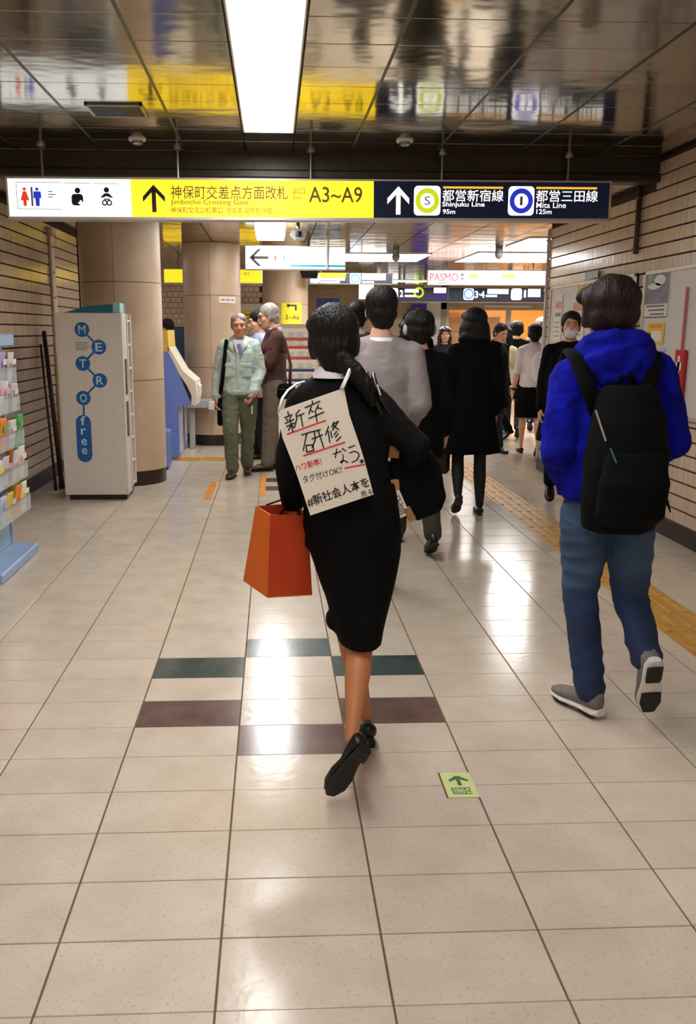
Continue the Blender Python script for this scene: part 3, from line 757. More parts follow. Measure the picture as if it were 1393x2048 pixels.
# banner and shop front at the end
bn = thing('banner', 'purple vertical banner beside the white tiled pier', 'banner', None, (3.9, 23.8, 0))
MB().box(-.2, .2, 0, .02, .9, 2.2).build('cloth', MATS['purple'], bn); MB().tube([(-.22, .02, 2.21), (.22, .02, 2.21)], .012, 8).build('rod', MATS['steel'], bn); MB().tube([(0, .03, 0), (0, .03, 2.22)], .014, 8).build('pole', MATS['steel'], bn)
MB().bbox(-.15, .15, -.1, .16, 0, .03, b=.004).build('foot', MATS['steel'], bn)
M('shop_orange', (255, 182, 84), .6, var=.05, scale=3); M('shop_cream', (250, 214, 160), .6, var=.04); M('frame_grey', (206, 200, 204), .35, metal=.2, var=.03)
sh = thing('shop_front', 'shop front with pale grey frames and an orange interior at the end of the hall', 'shop', None, (6.6, 24.05, 0))
MB().box(-1.95, 2.9, 2.3, 2.4, 0, 2.6).box(-1.98, -1.9, .2, 2.4, 0, 2.6).box(2.85, 2.95, .2, 2.4, 0, 2.6).build('interior_wall', MATS['shop_orange'], sh)
for x in (-1.9, -.2, 1.0, 2.8): MB().bbox(x - .06, x + .06, 0, .12, 0, 2.07, b=.008).build('mullion', MATS['frame_grey'], sh)
MB().bbox(-2.0, 2.9, -.02, .16, 2.05, 2.2, b=.01).build('lintel', MATS['frame_grey'], sh)
for (x0, x1) in ((-1.84, -.26), ): 
    for z in (.45, .8, 1.15, 1.5, 1.85): MB().bbox(x0, x1, .5, .7, z, z + .04, b=.004).build('shelf', MATS['shop_cream'], sh)
    MB().box(x0, x1, .7, .72, .2, 2.0).build('shelf_back', MATS['shop_cream'], sh)
MB().bbox(-.9, .4, -.06, 0, 2.12, 2.18, b=.006).build('door_closer', MATS['white_paint'], sh)
MB().box(.3, 2.6, 1.2, 1.9, 0, 1.0).build('counter', MATS['shop_cream'], sh)
MB().box(1.3, 2.2, 2.2, 2.28, 1.4, 1.75).build('menu_board', M('menu_red', (226, 90, 60), .5, var=.05), sh)
lamp('shop ceiling light over the orange interior', 5.4, 8.6, 24.6, 25.6, 2.5, None, 'shop_lamp')
# ================================================================ FITTINGS ALONG THE WALLS
# ---------------------------------------------------------------- free magazine rack with METRO lettering
M('rack_white', (214, 206, 196), .45, var=.03); M('rack_blue', (22, 92, 158), .4, var=.04); M('teal', (14, 96, 120), .45, var=.05)
M('letter_pale', (178, 214, 226), .5, var=0); M('slot_dark', (92, 74, 68), .8, var=.2); M('teal_light', (150, 200, 206), .5, var=.1)
rk = thing('magazine_rack', 'tall white magazine rack with blue METRO free lettering in front of the nearest pillar', 'magazine rack', None, (-1.57, 7.93, 0))
MB().bbox(-.255, .255, -.17, .18, 0, .055, b=.004).build('plinth', MATS['baseboard'], rk)
MB().bbox(-.285, .275, -.21, .0, .05, 1.63, b=.006).bbox(-.285, .21, 0, .22, .05, 1.63, b=.006).build('body', MATS['rack_white'], rk)
MB().prism([(-.22, 1.63), (.245, 1.63), (.245, 1.705), (.0, 1.69)], lambda a, b, d: Vector((a, d, b)), -.2, .2).build('top_cap', MATS['teal'], rk)
MB().bbox(.2, .262, -.205, .0, 1.632, 1.715, b=.004).build('cap_end', MATS['teal_light'], rk)
for (z0, z1) in ((.62, 1.0), (1.06, 1.42), (1.47, 1.6)): pass
for (z0, z1, m_) in ((1.28, 1.58, 'rack_white'), (.93, 1.24, 'slot_dark'), (.56, .87, 'slot_dark')):
    MB().bbox(.27, .279, -.15, -.05, z0, z1, b=.002).build('slot', MATS[m_], rk)
fr = MB()
for y in (.0, .19): fr.bbox(.2, .285, y, y + .03, .09, 1.625, b=.004)
fr.build('side_frame', MATS['rack_white'], rk)
for k in range(8):
    z = .1 + k * .208
    MB().bbox(.21, .283, .02, .2, z, z + .02, b=.003).build('shelf', MATS['rack_white'], rk)
    if k < 7: MB().bbox(.2, .235, .035, .185, z + .02, z + .205, b=.003).build('compartment', MATS['slot_dark'], rk)
ff = Face((1.57, -.21, 0), (1, 0, 0), (0, 0, 1), d=.0025)
nodes = [('M', -1.636, 1.49), ('E', -1.499, 1.343), ('T', -1.642, 1.203), ('R', -1.503, 1.058), ('O', -1.652, .907)]
mb = MB()
for (_, a, b) in nodes: ff.disc(mb, a, b, .063, d=.0035)
ff.line(mb, [(a, b) for _, a, b in nodes] + [(-1.655, .76)], .016)
ff.rrect(mb, -1.728, .345, -1.598, .76, .064, d=.0035)
mb.build('emblem', MATS['rack_blue'], rk)
for (c, a, b) in nodes: mb = MB(); ff.text(mb, c, a - .03, b - .036, a + .03, b + .036, d=.005, bold=(0 if c == 'M' else .012)); mb.build('letter', MATS['letter_pale'], rk)
for (c, b, h) in (('f', .672, .08), ('r', .588, .055), ('e', .496, .055), ('e', .415, .055)): mb = MB(); ff.text(mb, c, -1.688, b, -1.64, b + h, d=.005, bold=.01); mb.build('letter', MATS['letter_pale'], rk)
mb = MB()
for k in range(5): ff.rect(mb, -1.70, 1.316 + k * .015, -1.60 + .012 * (k % 3), 1.322 + k * .015)
mb.build('small_print', MATS['ink_grey'], rk)
# ---------------------------------------------------------------- poles leaning behind the rack
M('dark_pole', (52, 34, 28), .5, var=.2)
for (tx, ty, tz, bx, by, r, lab) in ((-2.215, 8.73, 1.47, -2.02, 8.3, .022, 'thick dark pole leaning on the tile wall behind the white rack'), (-2.22, 8.6, 1.35, -2.06, 8.22, .012, 'thin dark pole leaning beside the thick one behind the white rack')):
    t = thing('leaning_pole', lab, 'pole', None, (bx, by, 0))
    MB().tube([(0, 0, .03), (tx - bx, ty - by, tz)], r, 10).build('shaft', MATS['dark_pole'], t, smooth=True)
    MB().tube([(0, 0, .004), ((tx - bx) * .04, (ty - by) * .04, .06)], r * 1.3, 10).build('ferrule', MATS['dark_metal'], t, smooth=True)
# ---------------------------------------------------------------- conduit on the left wall, pipe on the right wall
t = thing('wall_conduit', 'beige vertical conduit with a bracket on the tile wall left of the pillar', 'conduit', None, (XW_L, 9.33, 0))
MB().bbox(0, .03, -.07, .07, .14, 2.42, b=.006).build('channel', M('conduit_beige', (206, 188, 158), .5, var=.05), t)
MB().bbox(0, .05, -.10, .10, 2.42, 2.5, b=.006).build('bracket', MATS['conduit_beige'], t)
for k in range(9): MB().bbox(.028, .036, -.02, .0, .3 + .25 * k, .32 + .25 * k, b=.002).build('clip', MATS['dark_metal'], t)
t = thing('wall_pipe', 'dark pipe running down the tile wall beside the hanging sign', 'pipe', None, (XW_R, 7.09, 0))
MB().tube([(-.022, 0, 2.09), (-.022, 0, CEIL2)], .02, 12).build('tube', M('pipe_brown', (74, 64, 52), .5, var=.1), t, smooth=True)
for z in (2.12, 2.5): MB().bbox(-.045, 0, -.03, .03, z, z + .02, b=.003).build('clamp', MATS['pipe_brown'], t)
t = thing('wall_conduit', 'slim white corner conduit on the end of the right tile wall', 'conduit', None, (XW_R, Y_R_END, 0))
MB().tube([(-.01, 0, .14), (-.01, 0, CEIL2 - .06), (.08, .02, CEIL2 - .02)], .018, 12).build('tube', MATS['white_paint'], t, smooth=True)
for z in (.5, 1.2, 1.9, 2.4): MB().bbox(-.034, .0, -.022, .022, z, z + .03, b=.003).build('clamp', MATS['white_paint'], t)
# ---------------------------------------------------------------- leaflet rack at the left
M('rack_pale_blue', (150, 178, 214), .4, var=.06, scale=3); M('acrylic', (220, 228, 232), .1, var=0, alpha=.28); M('wire', (190, 190, 190), .3, metal=.8, var=0)
M('rack_glass_blue', (170, 206, 222), .25, var=.12, scale=2)
lr = thing('leaflet_rack', 'pale blue leaflet rack on a flat base beside the left wall', 'leaflet rack', None, (-1.9, 5.5, 0))
MB().bbox(-.22, .285, -.42, .40, 0, .06, b=.008).build('base', MATS['rack_pale_blue'], lr)
MB().bbox(-.05, .11, -.36, .38, .06, 1.45, b=.006).build('back_panel', MATS['rack_glass_blue'], lr)
MB().bbox(-.06, .12, .36, .41, .06, 1.46, b=.006).build('side_post', MATS['rack_pale_blue'], lr)
MB().bbox(-.07, .20, -.38, .42, 1.38, 1.46, b=.008).build('header', MATS['rack_pale_blue'], lr)
rows = [(.34, .145), (.56, .14), (.78, .13), (1.0, .115), (1.18, .105)]
lcols = [(230, 224, 224), (224, 160, 176), (250, 150, 40), (240, 210, 60), (96, 176, 96), (200, 206, 226), (236, 232, 214), (228, 90, 70), (180, 170, 210), (214, 214, 210)]
cname = ['white', 'pink', 'orange', 'yellow', 'green', 'pale blue', 'cream', 'red', 'lilac', 'grey']
rnd = random.Random(11)
rname = ['lowest', 'second', 'third', 'fourth', 'top']; order = ['nearest the pillar', 'beside the end one', 'in the middle', 'towards the far end']
used_l = {}
for i, (z, dep) in enumerate(rows):
    x0 = .112
    MB().box(x0 + dep, x0 + dep + .004, -.34, .36, z - .03, z + .07).box(x0, x0 + dep, -.34, .36, z - .034, z - .03).box(x0, x0 + dep, .356, .36, z - .03, z + .07).build('pocket', MATS['acrylic'], lr)
    MB().tube([(x0, .362, z + .07), (x0 + dep + .006, .362, z + .07), (x0 + dep + .006, -.34, z + .07)], .003, 6).build('wire', MATS['wire'], lr)
    for j in range(4):
        y = .34 - j * .165
        for q in range(2):
            ci = rnd.choice((0, 0, 0, 0, 9, 9, 6, 6, 5, 8, 1, 1, 2, 7, 3, 4)) if i not in (2,) else rnd.choice((0, 9, 2, 3, 4, 1, 7)); key = (ci, i, j)
            pass
            used_l[(ci, i, j)] = 1
            mname = 'leaflet_' + cname[ci].replace(' ', '_')
            M(mname, lcols[ci], .55, var=.1, scale=9)
            tilt = rnd.uniform(.06, .16); h = rnd.uniform(.17, .215); xo = x0 + .03 + q * (dep - .06); wd = rnd.uniform(.1, .14)
            mt = Matrix.Translation((xo, y - wd - rnd.uniform(0, .02), z - .028)) @ Matrix.Rotation(tilt, 4, 'Y')
            tk = MB().bbox(0, .008 + .02 * rnd.random(), 0, wd, 0, h, b=.002, m=mt)
            o = thing('leaflet', '%s leaflets %s in the %s, %s tier of the blue rack' % (cname[ci], ('at the back', 'at the front')[q], ('end pocket', 'second pocket', 'third pocket', 'fourth pocket')[j], rname[i]), 'leaflet', 'leaflets in the blue rack', (-1.9, 5.5, 0))
            tk.build('stack', MATS[mname], o)
            mb = MB(); c0 = mt @ Vector((0, 0, 0)); fx = Face(mt @ Vector((.03, 0, 0)), (0, 1, 0), mt.to_3x3() @ Vector((0, 0, 1)), d=.0)
            mp = Face(mt @ Vector((.0305, 0, 0)), (0, 1, 0), mt.to_3x3() @ Vector((0, 0, 1)), d=.0015)
            mp.rect(mb, wd * .15, h * .62, wd * .85, h * .8)
            mb.build('cover_print', M('leaflet_print_%d' % ((ci + j) % 10), lcols[(ci + j) % 10], .6, var=0), o)
# ---------------------------------------------------------------- ticket machines
M('machine_blue', (112, 136, 214), .4, var=.04); M('machine_teal', (62, 112, 160), .4, var=.05); M('machine_cream', (226, 218, 198), .4, var=.04); M('machine_yellow', (226, 190, 84), .45, var=.05); M('machine_grey', (176, 178, 178), .5, var=.05)
def ticket_machine(label, x, y, side, s=1.0):
    t = thing('ticket_machine', label, 'ticket machine', 'ticket machines between the pillars', (x, y, 0))
    prof = [(-.45, .03), (.0, .03), (.0, .63), (.15, .645), (.02, .98), (-.10, 1.25), (-.45, 1.25)]
    MB().prism(prof, lambda a, b, d: Vector((a, d, b)), 0, .03).build('side_panel', MATS[side], t); MB().prism(prof, lambda a, b, d: Vector((a, d, b)), .67, .7).build('side_panel', MATS[side], t)
    MB().prism([(-.45, .05), (-.02, .05), (-.02, .62), (.12, .66), (-.01, .97), (-.13, 1.25), (-.45, 1.25)], lambda a, b, d: Vector((a, d, b)), .03, .67).build('body', MATS['machine_grey'], t)
    MB().prism([(-.45, 1.25), (-.18, 1.25), (-.17, 1.49), (-.45, 1.49)], lambda a, b, d: Vector((a, d, b)), 0, .7).build('header', MATS['machine_cream'], t)
    MB().prism([(-.18, 1.25), (-.09, 1.25), (-.10, 1.49), (-.175, 1.49)], lambda a, b, d: Vector((a, d, b)), .0, .7).build('header_front', MATS['machine_yellow'], t)
    MB().prism([(-.105, 1.3), (-.09, 1.3), (.06, 1.03), (.20, .91), (.215, .75), (.195, .63), (.15, .645), (.155, .75), (.1, .87), (.02, .99), (-.1, 1.25)], lambda a, b, d: Vector((a, d, b)), 0, .7).build('console', MATS['machine_cream'], t)
    MB().prism([(-.085, 1.25), (-.07, 1.25), (.04, 1.06), (.025, 1.06)], lambda a, b, d: Vector((a, d, b)), .08, .62).build('screen', MATS['machine_yellow'], t)
    MB().prism([(.185, .9), (.235, .84), (.225, .72), (.2, .66), (.19, .7)], lambda a, b, d: Vector((a, d, b)), .2, .5).build('coin_tray', MATS['machine_cream'], t)
    return t
ticket_machine('first ticket machine with a lavender blue side panel behind the nearest pillar', -1.10, 10.2, 'machine_blue')
m2 = ticket_machine('second ticket machine with a darker teal side panel further along', -1.38, 12.3, 'machine_teal')
MB().box(-.14, .2, .0, .02, .95, 1.54).build('privacy_screen', MATS['machine_teal'], m2)
t = thing('cup_holder_tray', 'grey wall tray with a white cup holder beside the second pillar', 'tray', None, (-1.1, 11.2, 0))
MB().bbox(0, .3, 0, .25, .52, .62, b=.006).build('tray', MATS['machine_grey'], t); MB().bbox(.02, .08, .05, .2, 0, .52, b=.006).build('support', MATS['machine_grey'], t)
MB().bbox(.27, .35, -.02, .1, .5, .6, b=.006).build('white_clip', MATS['white_paint'], t); MB().bbox(.35, .41, -.02, .1, .5, .62, b=.006).build('dark_clip', M('clip_brown', (70, 58, 52), .5, var=.1), t)
t = thing('coin_locker', 'short lavender blue cabinet between the nearest pillar and the ticket machine', 'cabinet', None, (-1.24, 9.45, 0))
MB().bbox(-.2, .10, 0, .3, .02, .42, b=.008).build('body', MATS['machine_blue'], t); MB().bbox(-.18, .09, .02, .28, 0, .02, b=.003).build('foot', MATS['dark_metal'], t)
MB().bbox(.095, .103, .03, .27, .06, .4, b=.002).build('door', MATS['machine_teal'], t)
# ---------------------------------------------------------------- notice boards on the right wall
M('board_white', (214, 208, 204), .5, var=.03, scale=2); M('board_frame', (206, 200, 186), .4, metal=.3, var=.04)
def board(label, y0, y1, z0, z1):
    t = thing('notice_board', label, 'notice board', None, (XW_R, (y0 + y1) / 2, z0)); h = z1 - z0; w2 = (y1 - y0) / 2
    MB().bbox(-.022, -.001, -w2, w2, 0, h, b=.003).build('panel', MATS['board_white'], t)
    for (a, b, c, d) in ((-w2, w2, h - .03, h), (-w2, w2, 0, .03), (-w2, -w2 + .03, 0, h), (w2 - .03, w2, 0, h)): MB().bbox(-.034, -.001, a, b, c, d, b=.004).build('frame_bar', MATS['board_frame'], t)
    return t
board('white notice board carrying the food poster and yellow flyer', 5.2, 6.86, .88, 1.94)
board('white notice board near the wall corner behind the person in the mask', 7.02, 9.2, .88, 1.94)
def poster(label, ya, yb, z0, z1, mat, art=None):
    t = thing('poster', label, 'poster', None, (XW_R - .024, ya, z0))
    s_ = MB().box(-.004, 0, -(ya - yb), 0, 0, z1 - z0).build('sheet', mat, t)
    if art: art(s_, Face((-.004, 0, 0), (0, -1, 0), (0, 0, 1), d=.002), ya - yb, z1 - z0)
    return t
M('art_grey', (150, 142, 156), .6, var=.25, scale=9, rgb2=(104, 98, 112)); M('art_dark', (84, 80, 96), .6, var=.2); M('art_green', (150, 176, 150), .6, var=.2); M('art_bowl', (120, 116, 116), .5, var=.2)
M('flyer_yellow', (238, 196, 36), .6, var=.06); M('flyer_orange', (226, 140, 30), .6, var=.05); M('art_pink', (226, 150, 140), .6, var=.06)
def art_food(s_, f, w_, h):
    m_ = MB(); f.rect(m_, 0, h * .3, w_, h); m_.build('photo_ground', MATS['art_grey'], s_)
    m_ = MB(); f.poly(m_, [(w_ * .1, h * .68), (w_ * .42, h * .78), (w_ * .3, h * .98), (w_ * .1, h * .95)], d=.003); m_.build('photo_leaf', MATS['art_green'], s_)
    m_ = MB(); f.disc(m_, w_ * .62, h * .82, w_ * .24, d=.0035, ry=h * .12); f.disc(m_, w_ * .4, h * .7, w_ * .28, d=.0035, ry=h * .07); m_.build('photo_food', MATS['paper'], s_)
    m_ = MB(); f.poly(m_, [(w_ * .1, h * .6), (w_ * .4, h * .45), (w_ * .62, h * .5), (w_ * .85, h * .64)], d=.004); m_.build('photo_bowl', MATS['art_bowl'], s_)
    m_ = MB()
    for k in range(3): f.rect(m_, w_ * (.1 + .1 * k), h * (.24 - .09 * k), w_ * .9, h * (.27 - .09 * k), d=.003)
    f.rect(m_, 0, 0, w_, h * .02, d=.003); m_.build('print_line', MATS['art_dark'], s_)
poster('grey food poster with a bowl photo on the near notice board', 6.82, 6.42, 1.59, 1.92, MATS['paper'], art_food)
def art_fly(s_, f, w_, h):
    m_ = MB(); f.rect(m_, w_ * .2, h * .78, w_ * .85, h * .9); m_.build('heading', MATS['flyer_orange'], s_)
    m_ = MB(); f.rect(m_, w_ * .28, h * .12, w_ * .88, h * .62); m_.build('text_field', MATS['paper'], s_)
    m_ = MB(); f.disc(m_, w_ * .14, h * .38, w_ * .12, d=.004, ry=h * .15); m_.build('ornament', M('ornament_green', (40, 84, 50), .6, var=.2), s_)
poster('yellow flyer with a green ornament below the food poster', 6.73, 6.44, 1.395, 1.55, MATS['flyer_yellow'], art_fly)
def art_lines(s_, f, w_, h):
    m_ = MB()
    for k in range(5): f.rect(m_, w_ * .12, h * (.12 + .15 * k), w_ * (.9 - .1 * (k % 2)), h * (.17 + .15 * k))
    m_.build('print_line', MATS['art_dark'], s_)
poster('small lilac flyer below the yellow flyer', 6.5, 6.39, 1.25, 1.37, M('flyer_lilac', (190, 184, 200), .6, var=.06), art_lines)
poster('tall pale poster at the near end of the notice board past the red sign', 5.7, 5.36, 1.0, 1.55, M('flyer_pale', (196, 190, 184), .6, var=.06), art_lines)
def art_pinkish(s_, f, w_, h):
    m_ = MB(); f.rect(m_, w_ * .1, h * .7, w_ * .9, h * .84); m_.build('pink_block', MATS['art_pink'], s_)
    m_ = MB(); f.rect(m_, w_ * .15, h * .52, w_ * .85, h * .6)
    for k in range(4): f.rect(m_, w_ * .1, h * (.08 + .1 * k), w_ * .8, h * (.1 + .1 * k))
    m_.build('print_line', MATS['ink_grey'], s_)
poster('narrow white poster with a pink block by the wall corner', 9.03, 8.79, 1.40, 1.85, MATS['paper'], art_pinkish)
poster('white poster with a pink block behind the person in the mask', 8.5, 8.15, 1.3, 1.84, MATS['paper'], art_pinkish)
poster('pale yellow strip notice hanging above the person in the mask', 8.38, 8.2, 1.85, 1.92, MATS['flyer_yellow'], None)
poster('white poster beside the post between the two boards', 7.35, 7.08, 1.45, 1.89, MATS['paper'], art_food)
poster('pale blue sticker on the tiles above the far notice board', 8.2, 7.87, 1.955, 2.02, M('sticker_blue', (170, 192, 196), .5, var=.05), None)
# red hydrant marker
t = thing('hydrant_marker', 'red wall marker with a white emblem and a thin red strip above it', 'marker', None, (XW_R - .03, 6.1, 0))
MB().bbox(-.025, 0, -.07, .07, .93, 1.362, b=.006).build('panel', M('signal_red', (196, 24, 26), .4, var=.05), t)
MB().bbox(-.012, 0, .0, .024, 1.362, 1.79, b=.003).build('strip', M('strip_red', (206, 104, 96), .5, var=.1), t)
m_ = MB(); f = Face((-.025, .0, 0), (0, -1, 0), (0, 0, 1), d=.002); f.rrect(m_, -.042, 1.215, .042, 1.28, .015); f.rect(m_, -.016, 1.15, .018, 1.32); m_.build('emblem', MATS['paper'], t)
# ---------------------------------------------------------------- marks on the floor
M('sticker_green_pale', (214, 220, 150), .5, var=.04); M('sticker_green', (40, 112, 62), .5, var=.06)
st = thing('floor_sticker', 'pale green exit guide sticker with a green arrow on the floor tiles', 'floor sticker', None, (.56, 2.565, .001))
s_ = MB().box(0, .104, 0, .162, 0, .0015).build('plate', MATS['sticker_green_pale'], st)
MB().box(-.006, 0, 0, .165, 0, .0012).build('edge', MATS['grout'], st)
f = Face((0, 0, .0015), (1, 0, 0), (0, 1, 0), d=.0006)
m_ = MB(); f.poly(m_, [(.047, .075), (.06, .075), (.06, .115), (.085, .1), (.088, .11), (.06, .138), (.047, .138), (.02, .11), (.023, .1), (.047, .115)]); m_.build('arrow', MATS['sticker_green'], s_)
m_ = MB(); f.text(m_, '出口', .026, .026, .058, .056, bold=.01)
for (x0, x1, y0, y1) in ((.02, .024, .02, .06), (.02, .084, .056, .06), (.02, .084, .02, .024), (.062, .066, .02, .06)): f.rect(m_, x0, y0, x1, y1)
f.poly(m_, [(.068, .04), (.08, .05), (.084, .046), (.074, .04), (.084, .032), (.08, .028)]); m_.build('pictogram', MATS['sticker_green'], s_)
M('tape_orange', (226, 142, 34), .5, var=.08)
for (x, y0, y1, w_, lab) in ((-.602, 7.76, 8.72, .066, 'faded orange tape strip on the floor nearer the ticket machines'), (-.11, 7.89, 9.15, .056, 'orange tape strip on the floor beside the coloured tiles')):
    t = thing('floor_tape', lab, 'floor tape', None, (x, y0, .0005)); n = 3
    for k in range(n): MB().box(-w_ / 2, w_ / 2, (y1 - y0) * k / n + .004, (y1 - y0) * (k + 1) / n - .004, 0, .0016).build('strip', MATS['tape_orange'], t)
# ================================================================ PEOPLE: toolkit
M('skin', (224, 170, 142), .55, var=.06, scale=25); M('skin_tan', (212, 150, 120), .55, var=.08, scale=25); M('skin_leg', (192, 124, 80), .5, var=.06, scale=12)
M('hair_black', (13, 11, 11), .5, var=.3, scale=60, bump=.9, bscale=150, stretch=(1, 1, .12), spec=.3); M('hair_brown', (40, 21, 12), .5, var=.3, scale=40, bump=.9, bscale=150, rgb2=(16, 10, 7), stretch=(1, 1, .12), spec=.3)
M('hair_grey', (176, 170, 166), .5, var=.15, scale=40, bump=.4, bscale=90, rgb2=(120, 112, 106)); M('hair_salt', (142, 128, 120), .5, var=.2, scale=40, bump=.4, bscale=90)
M('eye_dark', (24, 18, 16), .3, var=0); M('lip', (156, 84, 74), .5, var=.05); M('brow', (54, 42, 36), .7, var=.1)
M('cloth_black', (8, 8, 9), .9, spec=.15, var=.2, scale=60, bump=.12, bscale=300); M('cloth_suit', (9, 9, 11), .88, spec=.2, var=.2, scale=50, bump=.12, bscale=300)
M('cloth_grey', (146, 138, 138), .9, var=.05, scale=40, bump=.15, bscale=260); M('cloth_white', (226, 220, 222), .85, var=.04, scale=10, bump=.1, bscale=200)
M('leather_black', (11, 11, 12), .4, var=.2, scale=20, bump=.1, bscale=120)
def V(*a): return Vector(a)
def mix(a, b, t): return Vector(a) * (1 - t) + Vector(b) * t
BASE = dict(pelvis=(0, 0, .93), waist=(0, 0, 1.07), chest=(0, 0, 1.26), neck=(0, -.01, 1.43), head=(0, .02, 1.585),
            shL=(-.158, -.01, 1.365), elL=(-.198, -.04, 1.10), wrL=(-.21, .03, .87), hipL=(-.088, 0, .90), knL=(-.092, .015, .49), anL=(-.092, -.02, .085),
            shR=(.158, -.01, 1.365), elR=(.198, -.04, 1.10), wrR=(.21, .03, .87), hipR=(.088, 0, .90), knR=(.092, .015, .49), anR=(.092, -.02, .085))
STRIDE_L = dict(knL=(-.09, .19, .50), anL=(-.085, .26, .09), knR=(.09, .02, .47), anR=(.085, -.27, .17))      # left foot ahead, right heel lifting
STRIDE_R = dict(knR=(.09, .19, .50), anR=(.085, .26, .09), knL=(-.09, .02, .47), anL=(-.085, -.27, .17))
def joints(h, pose=None):
    s = h / 1.70; j = dict(BASE)
    if pose: j.update(pose)
    return {k: Vector(v) * s for k, v in j.items()}, s
ZREF = (.93, 1.07, 1.26, 1.43)
def spine_at(J, z):
    ks = ('pelvis', 'waist', 'chest', 'neck')
    if z <= ZREF[0]:
        d = (J['waist'] - J['pelvis']) / .14; return J['pelvis'] + Vector((d.x * .3, d.y * .3, 1)) * (z - .93)
    for i in range(3):
        if z <= ZREF[i + 1] or i == 2:
            t = (z - ZREF[i]) / (ZREF[i + 1] - ZREF[i]); return mix(J[ks[i]], J[ks[i + 1]], t)
def torso_yaw(J):
    d = J['shR'] - J['shL']; return math.atan2(d.y, d.x)
def torso(mb, J, s, secs, n=22):
    yw = torso_yaw(J); d = J['shR'] - J['shL']; tl = d.z / max(math.hypot(d.x, d.y), .01)
    out = []
    for (z, rx, ry) in secs:
        p = spine_at(J, z); k = max(0, min(1, (z - 1.0) / .35))
        out.append((p.x, p.y, p.z, rx * s, ry * s, yw * k, tl * k * .7))
    mb.loft(out, n); return mb
BODY_M = [(.88, .15, .10), (.92, .16, .112), (1.0, .15, .105), (1.08, .138, .098), (1.18, .15, .105), (1.28, .162, .108), (1.35, .158, .092), (1.40, .11, .07), (1.45, .058, .056), (1.5, .052, .055)]
JACKET = [(.82, .188, .137), (.84, .19, .138), (.95, .182, .133), (1.07, .168, .124), (1.19, .172, .128), (1.29, .176, .124), (1.35, .155, .1), (1.40, .11, .085), (1.445, .074, .072)]
SHIRT = [(.90, .172, .128), (.98, .168, .125), (1.07, .158, .117), (1.19, .162, .12), (1.29, .168, .118), (1.35, .15, .098), (1.40, .105, .08), (1.445, .07, .068)]
COAT = [(.60, .245, .2), (.75, .225, .175), (.90, .21, .155), (1.05, .195, .14), (1.19, .198, .14), (1.29, .19, .132), (1.35, .165, .108), (1.40, .115, .09), (1.45, .078, .076)]
def limb_pts(a, b, c): return [a, mix(a, b, .5), b, mix(b, c, .45), c]
def head_mb(c, R, s):
    """skull, jaw, nose, brow, lips, cheeks and ears of one head"""
    m = MB()
    def e(p, r): m.ell(c + R @ (Vector(p) * s), [q * s for q in r], R, 16, 10)
    e((0, -.012, .03), (.076, .096, .088)); e((0, .022, -.03), (.064, .07, .082)); e((0, .055, -.088), (.033, .03, .026))
    e((0, .03, -.075), (.054, .05, .04)); e((0, .074, .034), (.054, .02, .016)); e((0, .08, -.062), (.025, .014, .013))
    for q in (-1, 1):
        e((q * .04, .055, -.022), (.027, .026, .026)); e((q * .076, -.004, -.006), (.01, .02, .032)); e((q * .03, .077, .008), (.017, .011, .009))
    m.tube([c + R @ (V(0, .085, .022) * s), c + R @ (V(0, .097, -.008) * s), c + R @ (V(0, .107, -.026) * s)], [.008 * s, .011 * s, .016 * s], 10)
    e((0, .104, -.028), (.013, .013, .011)); e((.012, .095, -.031), (.009, .01, .008)); e((-.012, .095, -.031), (.009, .01, .008))
    return m
def hand_mb(wr, d, nrm, side, s, curl=.5, spread=.25):
    """palm and five fingers; d points to the fingertips, nrm out of the palm, side = +1 if the thumb lies along d x nrm"""
    d = Vector(d).normalized(); nrm = Vector(nrm); nrm = (nrm - d * nrm.dot(d)).normalized(); t = d.cross(nrm) * side
    m = MB(); m.limb([wr - d * .02 * s, wr + d * .03 * s], [.026 * s, .028 * s], 10)
    R = Matrix((t, d, nrm)).transposed()
    m.ell(wr + d * .055 * s, (.042 * s, .05 * s, .017 * s), R, 14, 8); m.ell(wr + d * .075 * s, (.04 * s, .03 * s, .015 * s), R, 12, 8)
    for k, (off, ln) in enumerate(((.030, .072), (.010, .08), (-.010, .074), (-.029, .058))):
        p = wr + d * .092 * s + t * off * s; a = 0.0; pts = [p - d * .02 * s, p]; dd = (d + t * off * spread * 3).normalized()
        for q in range(3):
            a += curl * (1.0 if q else .7); p = p + (dd * math.cos(a) + nrm * math.sin(a)) * ln * s * (.42, .33, .25)[q]; pts.append(p)
        m.limb(pts, [.0098 * s, .0098 * s, .009 * s, .0082 * s, .007 * s], 8)
    p = wr + d * .03 * s + t * .03 * s; q1 = p + (t * .7 + d * .6 + nrm * .3).normalized() * .038 * s; q2 = q1 + (t * .15 + d * .85 + nrm * .45 * (1 + curl)).normalized() * .032 * s
    m.limb([p, q1, q2], [.0135 * s, .011 * s, .0085 * s], 8)
    return m
def rot3(yaw=0, pitch=0, roll=0):
    """yaw turns left, pitch nods down, roll tips to the right (degrees)"""
    return (Matrix.Rotation(math.radians(yaw), 3, 'Z') @ Matrix.Rotation(math.radians(-pitch), 3, 'X') @ Matrix.Rotation(math.radians(roll), 3, 'Y'))
